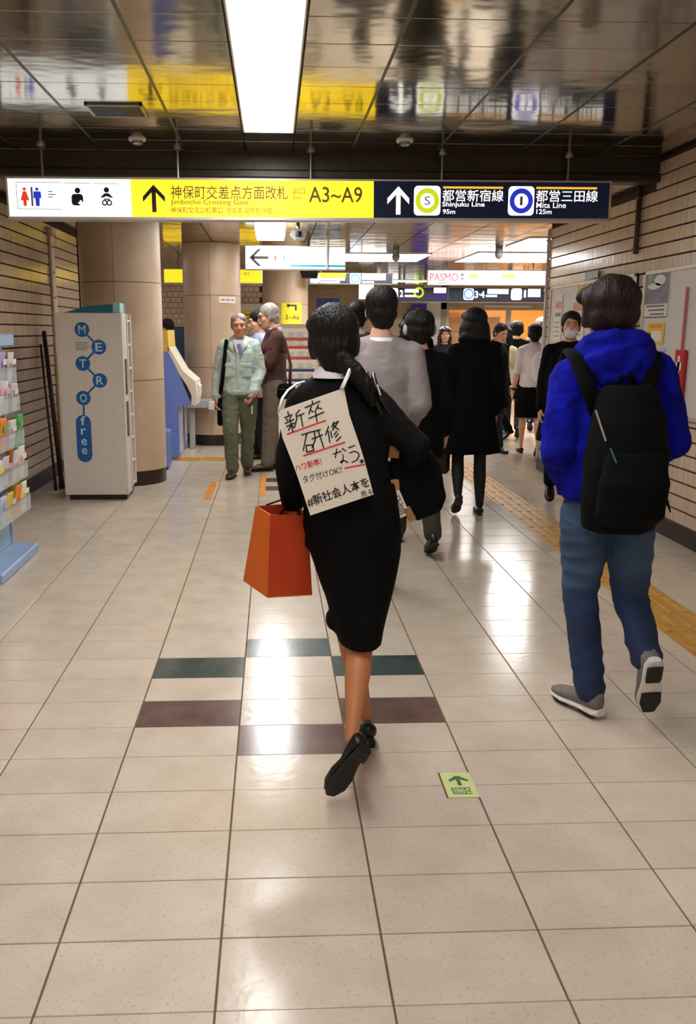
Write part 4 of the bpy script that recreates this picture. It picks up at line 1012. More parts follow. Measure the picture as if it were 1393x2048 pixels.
def hair_mb(c, R, s, style):
    m = MB()
    def e(p, r): m.ell(c + R @ (Vector(p) * s), [q * s for q in r], R, 18, 12)
    if style == 'short':
        e((0, -.022, .046), (.087, .098, .086)); e((0, -.05, -.01), (.075, .062, .07)); e((0, -.06, -.05), (.058, .042, .05))
        for q in (-1, 1): e((q * .066, -.012, .0), (.018, .03, .045))
    elif style == 'full':      # thick, longer mens hair
        e((0, -.022, .05), (.102, .108, .088)); e((0, -.045, -.005), (.094, .075, .075)); e((0, -.055, -.055), (.062, .046, .05))
        for q in (-1, 1): e((q * .076, -.005, .005), (.026, .048, .05)); e((q * .05, .045, .07), (.05, .045, .035))
    elif style == 'receding':
        e((0, -.035, .042), (.085, .088, .083)); e((0, -.055, -.02), (.074, .055, .06)); e((0, -.012, .08), (.062, .072, .04))
        for q in (-1, 1): e((q * .068, -.008, .012), (.018, .04, .05)); e((q * .03, -.01, .07), (.05, .075, .042))
    elif style == 'bob':
        e((0, -.02, .045), (.1, .108, .092)); e((0, -.04, -.03), (.112, .085, .1)); e((0, -.045, -.095), (.122, .075, .06))
        for q in (-1, 1): e((q * .092, .0, -.06), (.035, .055, .085)); e((q * .05, .05, .07), (.05, .04, .035)); e((q * .1, -.01, -.12), (.034, .045, .035))
    elif style == 'long':
        e((0, -.02, .045), (.092, .103, .09)); e((0, -.045, -.04), (.1, .07, .11)); e((0, -.055, -.15), (.105, .05, .1))
        for q in (-1, 1): e((q * .08, .0, -.05), (.03, .055, .095)); e((q * .085, -.01, -.15), (.03, .04, .08)); e((q * .045, .05, .07), (.045, .04, .035))
    elif style == 'tied':
        e((0, -.02, .046), (.088, .1, .087)); e((0, -.05, -.012), (.08, .064, .08)); e((0, -.055, -.07), (.055, .045, .055))
        for q in (-1, 1): e((q * .07, -.005, -.005), (.02, .045, .05)); e((q * .045, .048, .068), (.045, .036, .034))
    return m
def shoe(t, A, toe_dir, up, s, mat, sole_mat, L=.265, style='shoe', name='shoe'):
    """A = ankle joint; the sole plane is square to up"""
    d = Vector(toe_dir).normalized(); u = Vector(up); u = (u - d * u.dot(d)).normalized(); r = d.cross(u)
    o = Vector(A) - u * .085 * s - d * .06 * s          # heel of the sole
    def ringat(x, w, h0, h1, n=14):
        pts = []
        for k in range(n):
            a = 2 * PI * k / n; cx, cz = math.cos(a), math.sin(a)
            cz2 = cz if cz > 0 else max(cz, -.75)
            pts.append(o + d * x * s + r * w * cx * s + u * (h0 + (h1 - h0) * (.5 + .5 * cz2)) * s)
        return pts
    k = L / .265
    if style == 'pump':
        up_ = MB().rings([ringat(.0, .018, .012, .065), ringat(.012 * k, .03, .008, .072), ringat(.05 * k, .034, .012, .06), ringat(.1 * k, .034, .012, .04), ringat(.15 * k, .042, .008, .045), ringat(.2 * k, .041, .005, .042), ringat(.238 * k, .026, .005, .03), ringat(.252 * k, .01, .008, .02)])
        hl = MB().rings([ringat(-.002, .022, -.032, .02), ringat(.045 * k, .026, -.032, .02)])
        sh_ = up_.build(name, mat, t, smooth=True); hl.build('heel', sole_mat, sh_, auto=True)
        MB().rings([ringat(.045 * k, .026, .0, .014), ringat(.1 * k, .03, .0, .014), ringat(.16 * k, .04, -.006, .01), ringat(.21 * k, .038, -.008, .008), ringat(.245 * k, .018, -.006, .01)]).build('sole', sole_mat, sh_, auto=True)
        return sh_
    hi = .1 if style == 'sneaker' else .085
    up_ = MB().rings([ringat(.004, .022, .018, hi), ringat(.02, .034, .015, hi + .01), ringat(.07, .038, .015, hi + .005), ringat(.11, .04, .015, hi - .012), ringat(.15, .044, .015, .068), ringat(.2, .046, .015, .056), ringat(.24, .036, .015, .046), ringat(.262, .016, .018, .034)])
    sh_ = up_.build(name, mat, t, smooth=True)
    th = .03 if style == 'sneaker' else .02
    MB().rings([ringat(-.004, .024, -.002, th), ringat(.02, .037, -.004, th), ringat(.1, .037, -.002, th), ringat(.18, .048, -.004, th), ringat(.235, .04, -.002, th), ringat(.268, .016, .004, th)]).build('sole', sole_mat, sh_, auto=True)
    if style == 'sneaker':
        MB().rings([ringat(.02, .03, -.009, .0), ringat(.08, .03, -.008, .0), ringat(.1, .026, -.004, .0)]).rings([ringat(.15, .036, -.004, .0), ringat(.2, .04, -.01, .0), ringat(.25, .022, -.006, .0)]).build('tread', M('tread_dark', (38, 34, 32), .8, var=.2), sh_, auto=True)
    return sh_
def face_parts(t, c, R, s, brow='brow', open_=1.0):
    def P(x, y, z): return c + R @ (V(x, y, z) * s)
    for q in (-1, 1):
        MB().ell(P(q * .031, .0845, .009), (.0115 * s, .005 * s, .0036 * s * open_), R, 12, 8).build('eye', MATS['eye_dark'], t, smooth=True)
        MB().tube([P(q * .012, .0935, .026), P(q * .032, .092, .032), P(q * .05, .079, .027)], [.003 * s, .004 * s, .002 * s], 6).build('eyebrow', MATS[brow], t, smooth=True)
    MB().tube([P(-.024, .083, -.063), P(0, .0945, -.061), P(.024, .083, -.063)], [.003 * s, .0042 * s, .003 * s], 6).build('mouth', MATS['lip'], t, smooth=True)

def person(label, loc, facing, h, pose=None, top=None, bottom=None, hair='short', hair_mat='hair_black', head=(0, 0, 0), skin='skin', vox=.013, face=False,
           hands=('L', 'R'), hand_curl=.5, shoes=None, collar=None, female=False, group='people walking through the passage', body_secs=None, J=None, s=None, fold=.006, toes=None, shoe_scale=1.0, build_extra=None, legs_skin=None, hand_dir=None, brow='brow', seed=1.0):
    """one figure: continuous body, clothing, hair and shoes as children.  facing in degrees, 0 = walking away up the passage"""
    t = thing('person', label, 'person', group, loc, math.radians(facing))
    if J is None: J, s = joints(h, pose)
    R = rot3(*head); hc = J['head']
    # --- body
    b = MB(); torso(b, J, s, body_secs or BODY_M)
    for sd in 'LR':
        b.limb(limb_pts(J['sh' + sd], J['el' + sd], J['wr' + sd]), [q * s for q in (.05, .044, .038, .036, .026)])
        hp, kn, an = J['hip' + sd], J['kn' + sd], J['an' + sd]
        b.limb([hp, mix(hp, kn, .5), kn, mix(kn, an, .33), mix(kn, an, .75), an], [q * s for q in ((.082, .07, .05, .053, .036, .032) if not female else (.082, .066, .048, .05, .031, .0255))])
        b.limb([mix(J['neck'], J['sh' + sd], .2), mix(J['neck'], J['sh' + sd], .75)], [.045 * s, .05 * s])
    body = remesh(b, vox, 3)
    hb = head_mb(hc, R, s); hb.limb([hc + R @ V(0, -.02, -.04) * s, mix(hc, J['neck'], .7), J['neck'] - V(0, 0, .03 * s)], [.05 * s, .049 * s, .054 * s])
    body.merge(remesh(hb, .0055 if face else .009, 2))
    for sd in hands:
        q = 1 if sd == 'R' else -1
        d = (J['wr' + sd] - J['el' + sd]).normalized()
        if hand_dir and sd in hand_dir: d, nr, cu = hand_dir[sd]
        else: nr, cu = V(-q, .15, 0), hand_curl
        # thumb towards the front of the figure
        sgn_ = 1 if Vector(d).cross(Vector(nr)).y > 0 else -1
        body.merge(remesh(hand_mb(J['wr' + sd], d, nr, sgn_, s, cu), .0042, 1))
    body.build('body', MATS[skin], t, smooth=True)
    if face: face_parts(t, hc, R, s, brow)
    # --- trousers or skirt
    if bottom:
        k, mat = bottom[0], bottom[1]; m = MB()
        if k == 'trousers':
            w_ = bottom[2] if len(bottom) > 2 else 1.0
            torso(m, J, s, [(.84, .165, .12), (.9, .178, .13), (1.0, .165, .12), (1.06, .15, .11)])
            for sd in 'LR':
                hp, kn, an = J['hip' + sd], J['kn' + sd], J['an' + sd]
                m.limb([hp, mix(hp, kn, .5), kn, mix(kn, an, .5), mix(kn, an, .97)], [q * s * w_ for q in (.1, .088, .07, .064, .06)], 16)
            m = crumple(remesh(m, vox, 3), fold * .9, 9, seed, (1, 1, 1.7))
        elif k == 'tights':
            for sd in 'LR':
                m.limb(limb_pts(J['hip' + sd], J['kn' + sd], J['an' + sd]), [q * s for q in (.09, .072, .052, .054, .034)], 14)
            m = remesh(m, .011, 2)
        elif k == 'skirt':      # hem height given
            hz = bottom[2]; fl = bottom[3] if len(bottom) > 3 else 1.0
            p = J['pelvis']; kc = (J['knL'] + J['knR']) / 2
            def cen(z): return mix(p, kc, max(0, min(1, (p.z - z) / (p.z - kc.z)))) if z < p.z else p
            zz = [1.06 * s, .98 * s, .9 * s, .8 * s, (hz + .8 * s) / 2, hz]
            rr = [(.142, .108), (.165, .12), (.178, .128), (.182, .132), (.178 * fl, .135 * fl), (.17 * fl, .135 * fl)]
            m.loft([(cen(z).x, cen(z).y, z, a * s, c * s) for z, (a, c) in zip(zz, rr)], 28)
            m = crumple(remesh(m, vox, 2), fold, 8, seed, (1, 1, .6))
        m.build(k, MATS[mat], t, smooth=True)
    # --- upper garment
    if top:
        name, mat, secs, sl = top[0], top[1], top[2], top[3]      # sl: sleeve radii factor, 0 = short sleeve
        m = MB(); torso(m, J, s, secs, 26)
        for sd in 'LR':
            shj, el, wr = J['sh' + sd], J['el' + sd], J['wr' + sd]
            r = [q * s * max(sl, .9) for q in (.062, .06, .056, .052, .046)]
            if sl: m.limb([shj, mix(shj, el, .5), el, mix(el, wr, .5), mix(el, wr, .96)], r, 14)
            else: m.limb([shj, mix(shj, el, .5), mix(shj, el, .95)], r[:3], 14)
            m.limb([mix(J['neck'], shj, .15), mix(J['neck'], shj, .8)], [.052 * s, .056 * s], 12)
        m = crumple(crumple(remesh(m, vox, 3), fold, 7, seed + 3), fold * .55, 17, seed, (1, 1, 1.6))
        g = m.build(name, MATS[mat], t, smooth=True)
    if collar:
        collar, ct = (collar, .008) if isinstance(collar, str) else collar
        rs = []
        nk = J['neck'] + V(0, -.005 * s, .02 * s)
        for (dz, ra, rb) in ((-.03, .078, .078), (ct, .07, .072), (ct + .002, .066, .068), (-.03, .07, .07)):
            rs.append([(nk.x + ra * s * math.cos(2 * PI * k / 20), nk.y + rb * s * math.sin(2 * PI * k / 20), nk.z + dz * s + (.012 * s if math.sin(2 * PI * k / 20) < -.2 else 0)) for k in range(20)])
        MB().rings(rs + [rs[0]], cap=False).build('collar', MATS[collar], t, smooth=True)
    if hair:
        hm = crumple(crumple(remesh(hair_mb(hc, R, s, hair), .0065, 7), (.012 if hair == 'full' else .004), 16, seed, (1, 1, .5)), .0032, 70, seed, (1, 1, .12))
        hm.build('hair', MATS[hair_mat], t, smooth=True)
    if shoes:
        for sd in 'LR':
            an, kn = J['an' + sd], J['kn' + sd]
            lift = an.z - .085 * s
            if toes and sd in toes: d, u = toes[sd]
            elif lift > .05 * s: a = min(.95, lift / (.17 * s)); d, u = V(0, math.cos(a), -math.sin(a)), V(0, math.sin(a), math.cos(a))
            else: d, u = V((-.12 if sd == 'L' else .12), 1, 0), V(0, 0, 1)
            shoe(t, an, d, u, s * shoe_scale, MATS[shoes[0]], MATS[shoes[1]], style=shoes[2])
    if build_extra: build_extra(t, J, s, R)
    return t
# ================================================================ PEOPLE
M('sole_black', (14, 13, 13), .6, var=.2); M('shoe_black', (18, 17, 17), .35, var=.15); M('shoe_brown', (74, 42, 34), .4, var=.15); M('sole_white', (222, 214, 208), .6, var=.05)
M('sneaker_grey', (122, 116, 112), .75, var=.12, scale=30); M('hoodie_blue', (16, 24, 168), .95, var=.14, scale=14, bump=.3, bscale=160, rgb2=(6, 11, 112), spec=.15)
M('denim', (72, 98, 132), .85, var=.1, scale=4, rgb2=(30, 52, 86), bump=.2, bscale=160); M('khaki', (104, 110, 84), .85, var=.12, scale=8, bump=.25, bscale=40); M('olive_grey', (122, 114, 98), .85, var=.12, scale=8)
M('work_green', (186, 204, 192), .85, var=.08, scale=8, bump=.15, bscale=120); M('shirt_blue', (176, 192, 232), .85, var=.05); M('navy_cloth', (22, 24, 36), .85, var=.15); M('scarf_cream', (206, 190, 154), .9, var=.15, scale=20)
M('olive_dark', (52, 52, 38), .9, var=.15); M('paper_orange', (196, 66, 14), .6, var=.1, scale=6, rgb2=(176, 50, 8)); M('paper_orange_side', (222, 104, 20), .6, var=.06, scale=6); M('leather_tan', (176, 124, 66), .5, var=.15)
M('card_cream', (232, 222, 206), .7, var=.03, scale=4); M('string_white', (236, 232, 226), .7, var=.02); M('marker_black', (22, 20, 18), .6, var=0); M('marker_red', (214, 40, 44), .6, var=0); M('marker_brown', (66, 54, 40), .6, var=0)
M('hair_auburn', (58, 26, 18), .45, var=.3, scale=30, bump=.5, bscale=90, stretch=(1, 1, .2)); M('tights', (10, 10, 12), .7, var=.1)
M('mask_white', (232, 230, 232), .8, var=.03); M('grey_hood', (112, 110, 108), .9, var=.12); M('metal_glint', (190, 186, 178), .3, metal=.8, var=0)
# denim is bleached on the thighs and stays dark below the knee
dn = MATS['denim'].node_tree; _tc = [n_ for n_ in dn.nodes if n_.type == 'TEX_COORD'][0]; _sx = dn.nodes.new('ShaderNodeSeparateXYZ'); dn.links.new(_tc.outputs['Object'], _sx.inputs[0])
_rp = dn.nodes.new('ShaderNodeValToRGB'); _e = _rp.color_ramp.elements; _e[0].position, _e[0].color = .1, (.28, .34, .5, 1); _e[1].position, _e[1].color = .9, (.75, .8, .85, 1)
_m1 = _e.new(.48); _m1.color = (.3, .38, .55, 1); _m2 = _e.new(.62); _m2.color = (.95, .95, .9, 1)
_mx = dn.nodes.new('ShaderNodeMixRGB'); _mx.blend_type = 'MULTIPLY'; _mx.inputs['Fac'].default_value = 1
_b = dn.nodes['Principled BSDF']; _src = _b.inputs['Base Color'].links[0].from_socket
dn.links.new(_sx.outputs['Z'], _rp.inputs['Fac']); dn.links.new(_src, _mx.inputs['Color1']); dn.links.new(_rp.outputs['Color'], _mx.inputs['Color2']); dn.links.new(_mx.outputs['Color'], _b.inputs['Base Color'])
def rel(root, d): return {k: Vector(v) - Vector(root) for k, v in d.items()}
# ---------------------------------------------------------------- the woman with the handwritten placard
ROOT = (.27, 2.83, 0)
JW = rel(ROOT, dict(pelvis=(.262, 2.86, .84), waist=(.25, 2.85, .98), chest=(.216, 2.84, 1.16), neck=(.196, 2.835, 1.335), head=(.194, 2.85, 1.448),
    shL=(.095, 2.85, 1.255), elL=(.052, 2.86, 1.06), wrL=(.064, 2.95, .905), shR=(.298, 2.835, 1.28), elR=(.462, 2.81, 1.115), wrR=(.45, 2.98, 1.02),
    hipL=(.205, 2.88, .80), knL=(.262, 2.96, .43), anL=(.335, 2.985, .098), hipR=(.325, 2.85, .80), knR=(.288, 2.78, .465), anR=(.24, 2.56, .215)))
FEM = [(.88, .14, .10), (.95, .15, .105), (1.07, .12, .09), (1.18, .13, .1), (1.28, .145, .1), (1.35, .135, .085), (1.40, .09, .065), (1.45, .05, .05), (1.5, .046, .048)]
WJ = [(.86, .172, .128), (.95, .168, .126), (1.05, .148, .118), (1.18, .158, .122), (1.28, .165, .118), (1.34, .15, .1), (1.39, .105, .084), (1.43, .07, .07)]
def woman_extra(t, J, s, R):
    r = Vector(ROOT)
    m = MB(); q = lambda x, y, z, a, b: (x - r.x, y - r.y, z, a, b)
    m.loft([q(.250, 2.855, .99, .150, .115), q(.257, 2.855, .93, .157, .122), q(.262, 2.855, .85, .166, .13), q(.272, 2.86, .76, .155, .13), q(.281, 2.86, .68, .135, .135), q(.286, 2.85, .6, .113, .135), q(.286, 2.84, .53, .095, .14), q(.287, 2.825, .48, .08, .135), q(.289, 2.815, .456, .073, .13)], 30)
    m.ell((.207 - r.x, 2.85 - r.y, .515), (.034, .07, .034)); m.ell((.295 - r.x, 2.78 - r.y, .51), (.072, .08, .055))
    m = crumple(remesh(m, .009, 2), .004, 9, 4.0, (1, 1, .5)); m.build('skirt', MATS['cloth_black'], t, smooth=True)
    # gathered ponytail falling over the right shoulder
    c = J['head']
    m = MB().limb([c + V(.02, -.085, -.05), c + V(.06, -.1, -.09), c + V(.1, -.1, -.14), c + V(.12, -.095, -.19)], [.03, .03, .026, .012], 12)
    crumple(remesh(m, .007, 1), .004, 40, 2.0, (1, 1, .3)).build('ponytail', MATS['hair_black'], t, smooth=True)
    # white cord of the placard round the neck
    k = lambda x, y, z: (x - r.x, y - r.y, z)
    MB().tube([k(.212, 2.683, 1.312), k(.228, 2.70, 1.345), k(.243, 2.745, 1.372), k(.25, 2.80, 1.383)], .004, 8).build('blouse_ribbon', MATS['string_white'], t, smooth=True)
person('woman in a black skirt suit walking away with a placard on her back', ROOT, 0, 1.56, J=JW, s=.918, top=('jacket', 'cloth_suit', WJ, .95), hair='tied', hair_mat='hair_black', head=(0, 6, -3),
       skin='skin_leg', vox=.009, female=True, body_secs=FEM, shoes=('leather_black', 'sole_black', 'pump'), collar='cloth_white', fold=.005, build_extra=woman_extra, group=None,
       shoe_scale=1.04, toes={'R': (V(-.42, .32, -.85), V(-.12, .93, .36)), 'L': (V(-.12, 1, -.05), V(0, .05, 1))}, hand_dir={'L': (V(0, .1, -1), V(.9, .2, 0), 1.1), 'R': (V(-.2, .9, .1), V(-.3, 0, -1), 1.0)})
# placard
pl = thing('placard', 'cream paper placard with handwritten Japanese slogans hung on the back of the suited woman', 'placard', None, (.16, 2.685, 1.1))
PO = Vector((.16, 2.685, 1.1)); n = 8
cor = [Vector((.012, 2.69, 1.284)), Vector((.219, 2.69, 1.306)), Vector((.316, 2.69, .979)), Vector((.116, 2.69, .912))]
m = MB(); rs = []
for dy in (0, .003):
    for a in (0,):
        pass
def along(pts, t):
    for (t0, p0), (t1, p1_) in zip(pts[:-1], pts[1:]):
        if t <= t1 + 1e-9: return mix(p0, p1_, (t - t0) / (t1 - t0))
def wp(cx, cy): return Vector((-.011 + .000265 * cx, 2.69, 1.3672 - .0002665 * cy))
eL = [(0, wp(85, 470)), (.25, wp(143, 775)), (.58, wp(300, 1180)), (1, wp(470, 1700))]; eR = [(0, wp(855, 207)), (.25, wp(922, 512)), (.58, wp(1078, 950)), (1, wp(1222, 1452))]
grid = [[mix(along(eL, j / n), along(eR, j / n), i / n) - PO for i in range(n + 1)] for j in range(n + 1)]
vs = [p for row in grid for p in row] + [p + V(0, .003, 0) for row in grid for p in row]; N = (n + 1) * (n + 1); fs_ = []
for j in range(n):
    for i in range(n):
        a = j * (n + 1) + i; fs_.append((a, a + n + 1, a + n + 2, a + 1)); fs_.append((N + a, N + a + 1, N + a + n + 2, N + a + n + 1))
for i in range(n): fs_ += [(i, i + 1, N + i + 1, N + i), (n * (n + 1) + i, N + n * (n + 1) + i, N + n * (n + 1) + i + 1, n * (n + 1) + i + 1), (i * (n + 1), N + i * (n + 1), N + (i + 1) * (n + 1), (i + 1) * (n + 1)), (i * (n + 1) + n, (i + 1) * (n + 1) + n, N + (i + 1) * (n + 1) + n, N + i * (n + 1) + n)]
sheet = m.add(vs, fs_).build('card', MATS['card_cream'], pl)
wf_ = Face((0, .005, 0), (1, 0, 0), (0, 0, 1), d=.0015)
def W(c): return (-.011 + .000265 * c[0] - PO.x, 1.3672 - .0002665 * c[1] - PO.z)      # paper units -> metres
def strokes(name, mat, wd, lst):
    mb = MB()
    for st_ in lst: wf_.line(mb, [W(c) for c in st_], wd)
    return mb.build(name, MATS[mat], sheet)
strokes('brush_word', 'marker_black', .0041, [[(205, 475), (215, 510)], [(165, 545), (255, 510)], [(190, 555), (200, 580)], [(240, 530), (225, 570)], [(175, 610), (275, 562)], [(190, 647), (280, 605)], [(238, 585), (265, 710)], [(238, 640), (213, 690)], [(250, 640), (285, 658)],
    [(342, 455), (300, 505)], [(302, 505), (310, 560), (285, 642)], [(305, 532), (395, 495)], [(355, 515), (380, 645)],
    [(487, 350), (495, 390)], [(405, 430), (580, 355)], [(478, 415), (450, 500)], [(470, 455), (500, 480)], [(560, 395), (520, 480)], [(550, 430), (600, 442)], [(450, 555), (625, 480)], [(530, 490), (545, 592)]])
strokes('brush_word', 'marker_black', .0041, [[(365, 745), (468, 712)], [(425, 730), (385, 925)], [(418, 866), (425, 945), (510, 925), (496, 860), (418, 866)], [(470, 712), (585, 684)], [(485, 792), (610, 745)], [(515, 710), (525, 800), (490, 890)], [(560, 695), (625, 892)],
    [(680, 645), (645, 745)], [(675, 700), (695, 830)], [(705, 705), (720, 775)], [(740, 595), (720, 655)], [(725, 627), (795, 585)], [(785, 600), (725, 690)], [(735, 635), (800, 687)], [(775, 705), (745, 745)], [(795, 730), (760, 775)], [(825, 765), (775, 817)]])
strokes('brush_word', 'marker_black', .0038, [[(735, 970), (830, 935)], [(778, 908), (762, 1012)], [(845, 905), (885, 932)], [(850, 975), (857, 1045), (835, 1075), (822, 1062), (845, 1045), (880, 1050), (910, 1070)], [(915, 897), (990, 868)], [(930, 957), (985, 935), (1030, 955), (1042, 990), (1015, 1040), (960, 1066)], [(1075, 1037), (1093, 1055), (1075, 1073), (1057, 1055), (1075, 1037)]])
strokes('red_underline', 'marker_red', .0042, [[(200, 735), (645, 577)]]); strokes('red_underline', 'marker_red', .0042, [[(390, 988), (870, 832)]]); strokes('red_underline', 'marker_red', .0042, [[(875, 1136), (1110, 1090)]])
def hand_text(name, mat, body, c0, c1, h, bold=.0):
    a, b = W(c0), W(c1); u = Vector((b[0] - a[0], 0, b[1] - a[1])); L = u.length; u.normalize(); v_ = Vector((-u.z, 0, u.x))
    f = Face((a[0], .005, a[1]), u, v_, d=.0015); mb = MB(); f.text(mb, body, 0, 0, L, h * .000266, bold=bold); return mb.build(name, MATS[mat], sheet)
hand_text('red_note', 'marker_red', 'ハワ新卒!', (300, 1180), (608, 1095), 88, .012)
hand_text('brown_note', 'marker_brown', 'タグ付けOK!!', (392, 1318), (852, 1188), 92, .004)
hand_text('hashtag', 'marker_black', '#新社会人本を', (452, 1602), (1180, 1352), 125, .014)
hand_text('hashtag_tail', 'marker_black', '売る', (1080, 1482), (1215, 1440), 68, .006)
MB().tube([V(.016, 2.687, 1.246) - PO, V(.027, 2.70, 1.28) - PO, V(.045, 2.74, 1.302) - PO, V(.07, 2.80, 1.316) - PO, V(.1, 2.86, 1.322) - PO], .0042, 8).build('cord', MATS['string_white'], pl, smooth=True)
MB().tube([V(.206, 2.687, 1.31) - PO, V(.226, 2.70, 1.35) - PO, V(.24, 2.74, 1.376) - PO], .0042, 8).build('cord', MATS['string_white'], pl, smooth=True)
# orange paper bag in her left hand
ob = thing('paper_bag', 'orange paper carrier bag hanging from the left hand of the suited woman', 'bag', None, (0, 2.85, .6))
BO = Vector((0, 2.85, .6))
def quad_box(top, bot): return MB().rings([bot, top])
bt = [V(-.013, 2.80, .895), V(.112, 2.86, .878), V(.075, 2.965, .9), V(-.062, 2.89, .906)]
bb = [V(-.024, 2.785, .615), V(.128, 2.86, .6), V(.09, 2.985, .63), V(-.108, 2.90, .642)]
bt = [p - BO for p in bt]; bb = [p - BO for p in bb]
def wall_(i, j, name, mat):
    nrm = (bb[j] - bb[i]).cross(V(0, 0, 1)).normalized() * .003
    return MB().rings([[bb[i], bb[j], bb[j] - nrm, bb[i] - nrm], [bt[i], bt[j], bt[j] - nrm, bt[i] - nrm]]).build(name, MATS[mat], ob)
wall_(0, 1, 'front_panel', 'paper_orange'); wall_(1, 2, 'side_panel', 'paper_orange_side'); wall_(2, 3, 'back_panel', 'paper_orange'); wall_(3, 0, 'side_panel', 'paper_orange_side')
MB().rings([bb, [p + V(0, 0, .004) for p in bb]]).build('bottom', MATS['paper_orange_side'], ob)
hp = V(.066, 2.945, .93) - BO
for (p0, p1) in ((mix(bt[0], bt[1], .25), mix(bt[0], bt[1], .8)), (mix(bt[3], bt[2], .25), mix(bt[3], bt[2], .8))):
    MB().tube([p0, mix(p0, hp, .6), hp, mix(p1, hp, .6), p1], .003, 6).build('handle', MATS['cloth_black'], ob, smooth=True)
# black shoulder tote with tan leather trims
tb = thing('tote_bag', 'large black shoulder bag with tan trims under the arm of the suited woman', 'bag', None, (.47, 2.92, .85))
TO = Vector((.47, 2.92, .85))
out = [(.372, 1.13), (.41, 1.15), (.5, 1.125), (.56, 1.05), (.583, .93), (.565, .885), (.49, .85), (.42, .87), (.385, .99)]
m = MB(); rs = []
for (y, k) in ((2.85, .82), (2.868, .97), (2.92, 1.0), (2.98, .97), (3.0, .85)):
    rs.append([(.475 + (a - .475) * k - TO.x, y - TO.y, .99 + (b - .99) * k - TO.z) for a, b in out])
crumple(remesh(m.rings(rs), .008, 3), .004, 14, 3.0).build('body', MATS['cloth_black'], tb, smooth=True)
k = lambda x, y, z: V(x, y, z) - TO
MB().tube([k(.395, 2.85, 1.10), k(.352, 2.79, 1.21), k(.318, 2.755, 1.275), k(.298, 2.77, 1.33), k(.3, 2.83, 1.35), k(.31, 2.9, 1.31), k(.41, 2.97, 1.1)], .0085, 8).build('strap', MATS['leather_black'], tb, smooth=True)
MB().tube([k(.43, 2.85, 1.12), k(.38, 2.79, 1.215), k(.338, 2.755, 1.275), k(.32, 2.77, 1.325), k(.322, 2.83, 1.345), k(.33, 2.9, 1.31), k(.45, 2.97, 1.1)], .0085, 8).build('strap', MATS['leather_black'], tb, smooth=True)
for (x, z) in ((.306, 1.305), (.314, 1.303), (.332, 1.305)): MB().tube([k(x - .006, 2.756, z + .014), k(x + .004, 2.747, z - .018)], .0018, 6).build('white_stripe', MATS['string_white'], tb)
MB().bbox(-.018, .018, -.004, .004, -.026, .026, b=.003, m=Matrix.Translation(k(.396, 2.838, 1.10)) @ Matrix.Rotation(.1, 4, 'Y')).build('leather_patch', MATS['leather_tan'], tb)
mt = Matrix.Translation(k(.413, 2.838, .925)) @ Matrix.Rotation(-.42, 4, 'Y')
tagp = MB().bbox(-.02, .02, -.003, .003, -.052, .05, b=.002, m=mt).build('tag', MATS['card_cream'], tb)
f = Face(mt @ V(-.02, -.003, -.05), mt.to_3x3() @ V(1, 0, 0), mt.to_3x3() @ V(0, 0, 1), d=.0015); mb = MB(); f.text(mb, '記', .006, .04, .034, .075); f.text(mb, '品', .006, .008, .034, .038); mb.build('tag_writing', MATS['marker_black'], tagp)
MB().bbox(-.02, .02, -.004, .004, -.018, .018, b=.003, m=Matrix.Translation(k(.395, 2.836, .985)) @ Matrix.Rotation(-.1, 4, 'Y')).build('leather_tab', MATS['leather_tan'], tb)
MB().bbox(-.013, .013, -.004, .004, -.026, .026, b=.003, m=Matrix.Translation(k(.452, 2.838, .885)) @ Matrix.Rotation(-.5, 4, 'Y')).build('leather_tab', MATS['leather_tan'], tb)
MB().ell(k(.375, 2.80, 1.075), (.006, .004, .007)).build('stud', MATS['metal_glint'], tb); MB().ell(k(.428, 2.836, 1.085), (.008, .004, .008)).build('stud', MATS['metal_glint'], tb)

# ---------------------------------------------------------------- man in the blue hoodie
RH = (1.27, 3.17, 0)
JH = rel(RH, dict(pelvis=(1.27, 3.2, .85), waist=(1.265, 3.2, .99), chest=(1.25, 3.2, 1.18), neck=(1.24, 3.19, 1.385), head=(1.222, 3.215, 1.545),
    shL=(1.092, 3.19, 1.315), elL=(1.045, 3.15, 1.06), wrL=(1.14, 3.33, .93), shR=(1.40, 3.19, 1.335), elR=(1.468, 3.15, 1.09), wrR=(1.40, 3.33, .94),
    hipL=(1.188, 3.21, .82), knL=(1.188, 3.215, .48), anL=(1.238, 3.17, .1), hipR=(1.352, 3.2, .82), knR=(1.375, 3.19, .48), anR=(1.385, 3.02, .29)))
HOOD = [(.955, .2, .15), (1.0, .203, .152), (1.1, .2, .15), (1.2, .198, .148), (1.3, .19, .138), (1.36, .165, .115), (1.41, .12, .095), (1.45, .09, .085)]
def hood_extra(t, J, s, R):
    n_ = J['neck']; m = MB()
    pts = [n_ + V(.095 * math.cos(a), .085 * math.sin(a) - .01, .035 + .03 * math.sin(-a)) for a in [2 * PI * i / 14 for i in range(14)]]
    m.limb(pts + [pts[0]], .04, 10)
    m.ell(n_ + V(-.01, -.1, -.005), (.125, .062, .062)); m.ell(n_ + V(0, -.11, -.06), (.1, .045, .05)); m.ell(n_ + V(-.07, -.06, .02), (.06, .06, .05)); m.ell(n_ + V(.07, -.06, .02), (.055, .06, .048))
    crumple(remesh(m, .008, 2), .018, 13, 7.0).build('hood', MATS['hoodie_blue'], t, smooth=True)
person('man in a bright blue hoodie and jeans walking away with a black backpack', RH, 0, 1.68, J=JH, s=.985, top=('hoodie', 'hoodie_blue', HOOD, 1.18), bottom=('trousers', 'denim', .95), hair='full', hair_mat='hair_brown', head=(0, 4, -4),
       vox=.01, shoes=('sneaker_grey', 'sole_white', 'sneaker'), fold=.011, build_extra=hood_extra, group=None, toes={'L': (V(-.42, .9, 0), V(0, 0, 1)), 'R': (V(.12, .36, -.92), V(.05, .92, .38))}, seed=5.0)
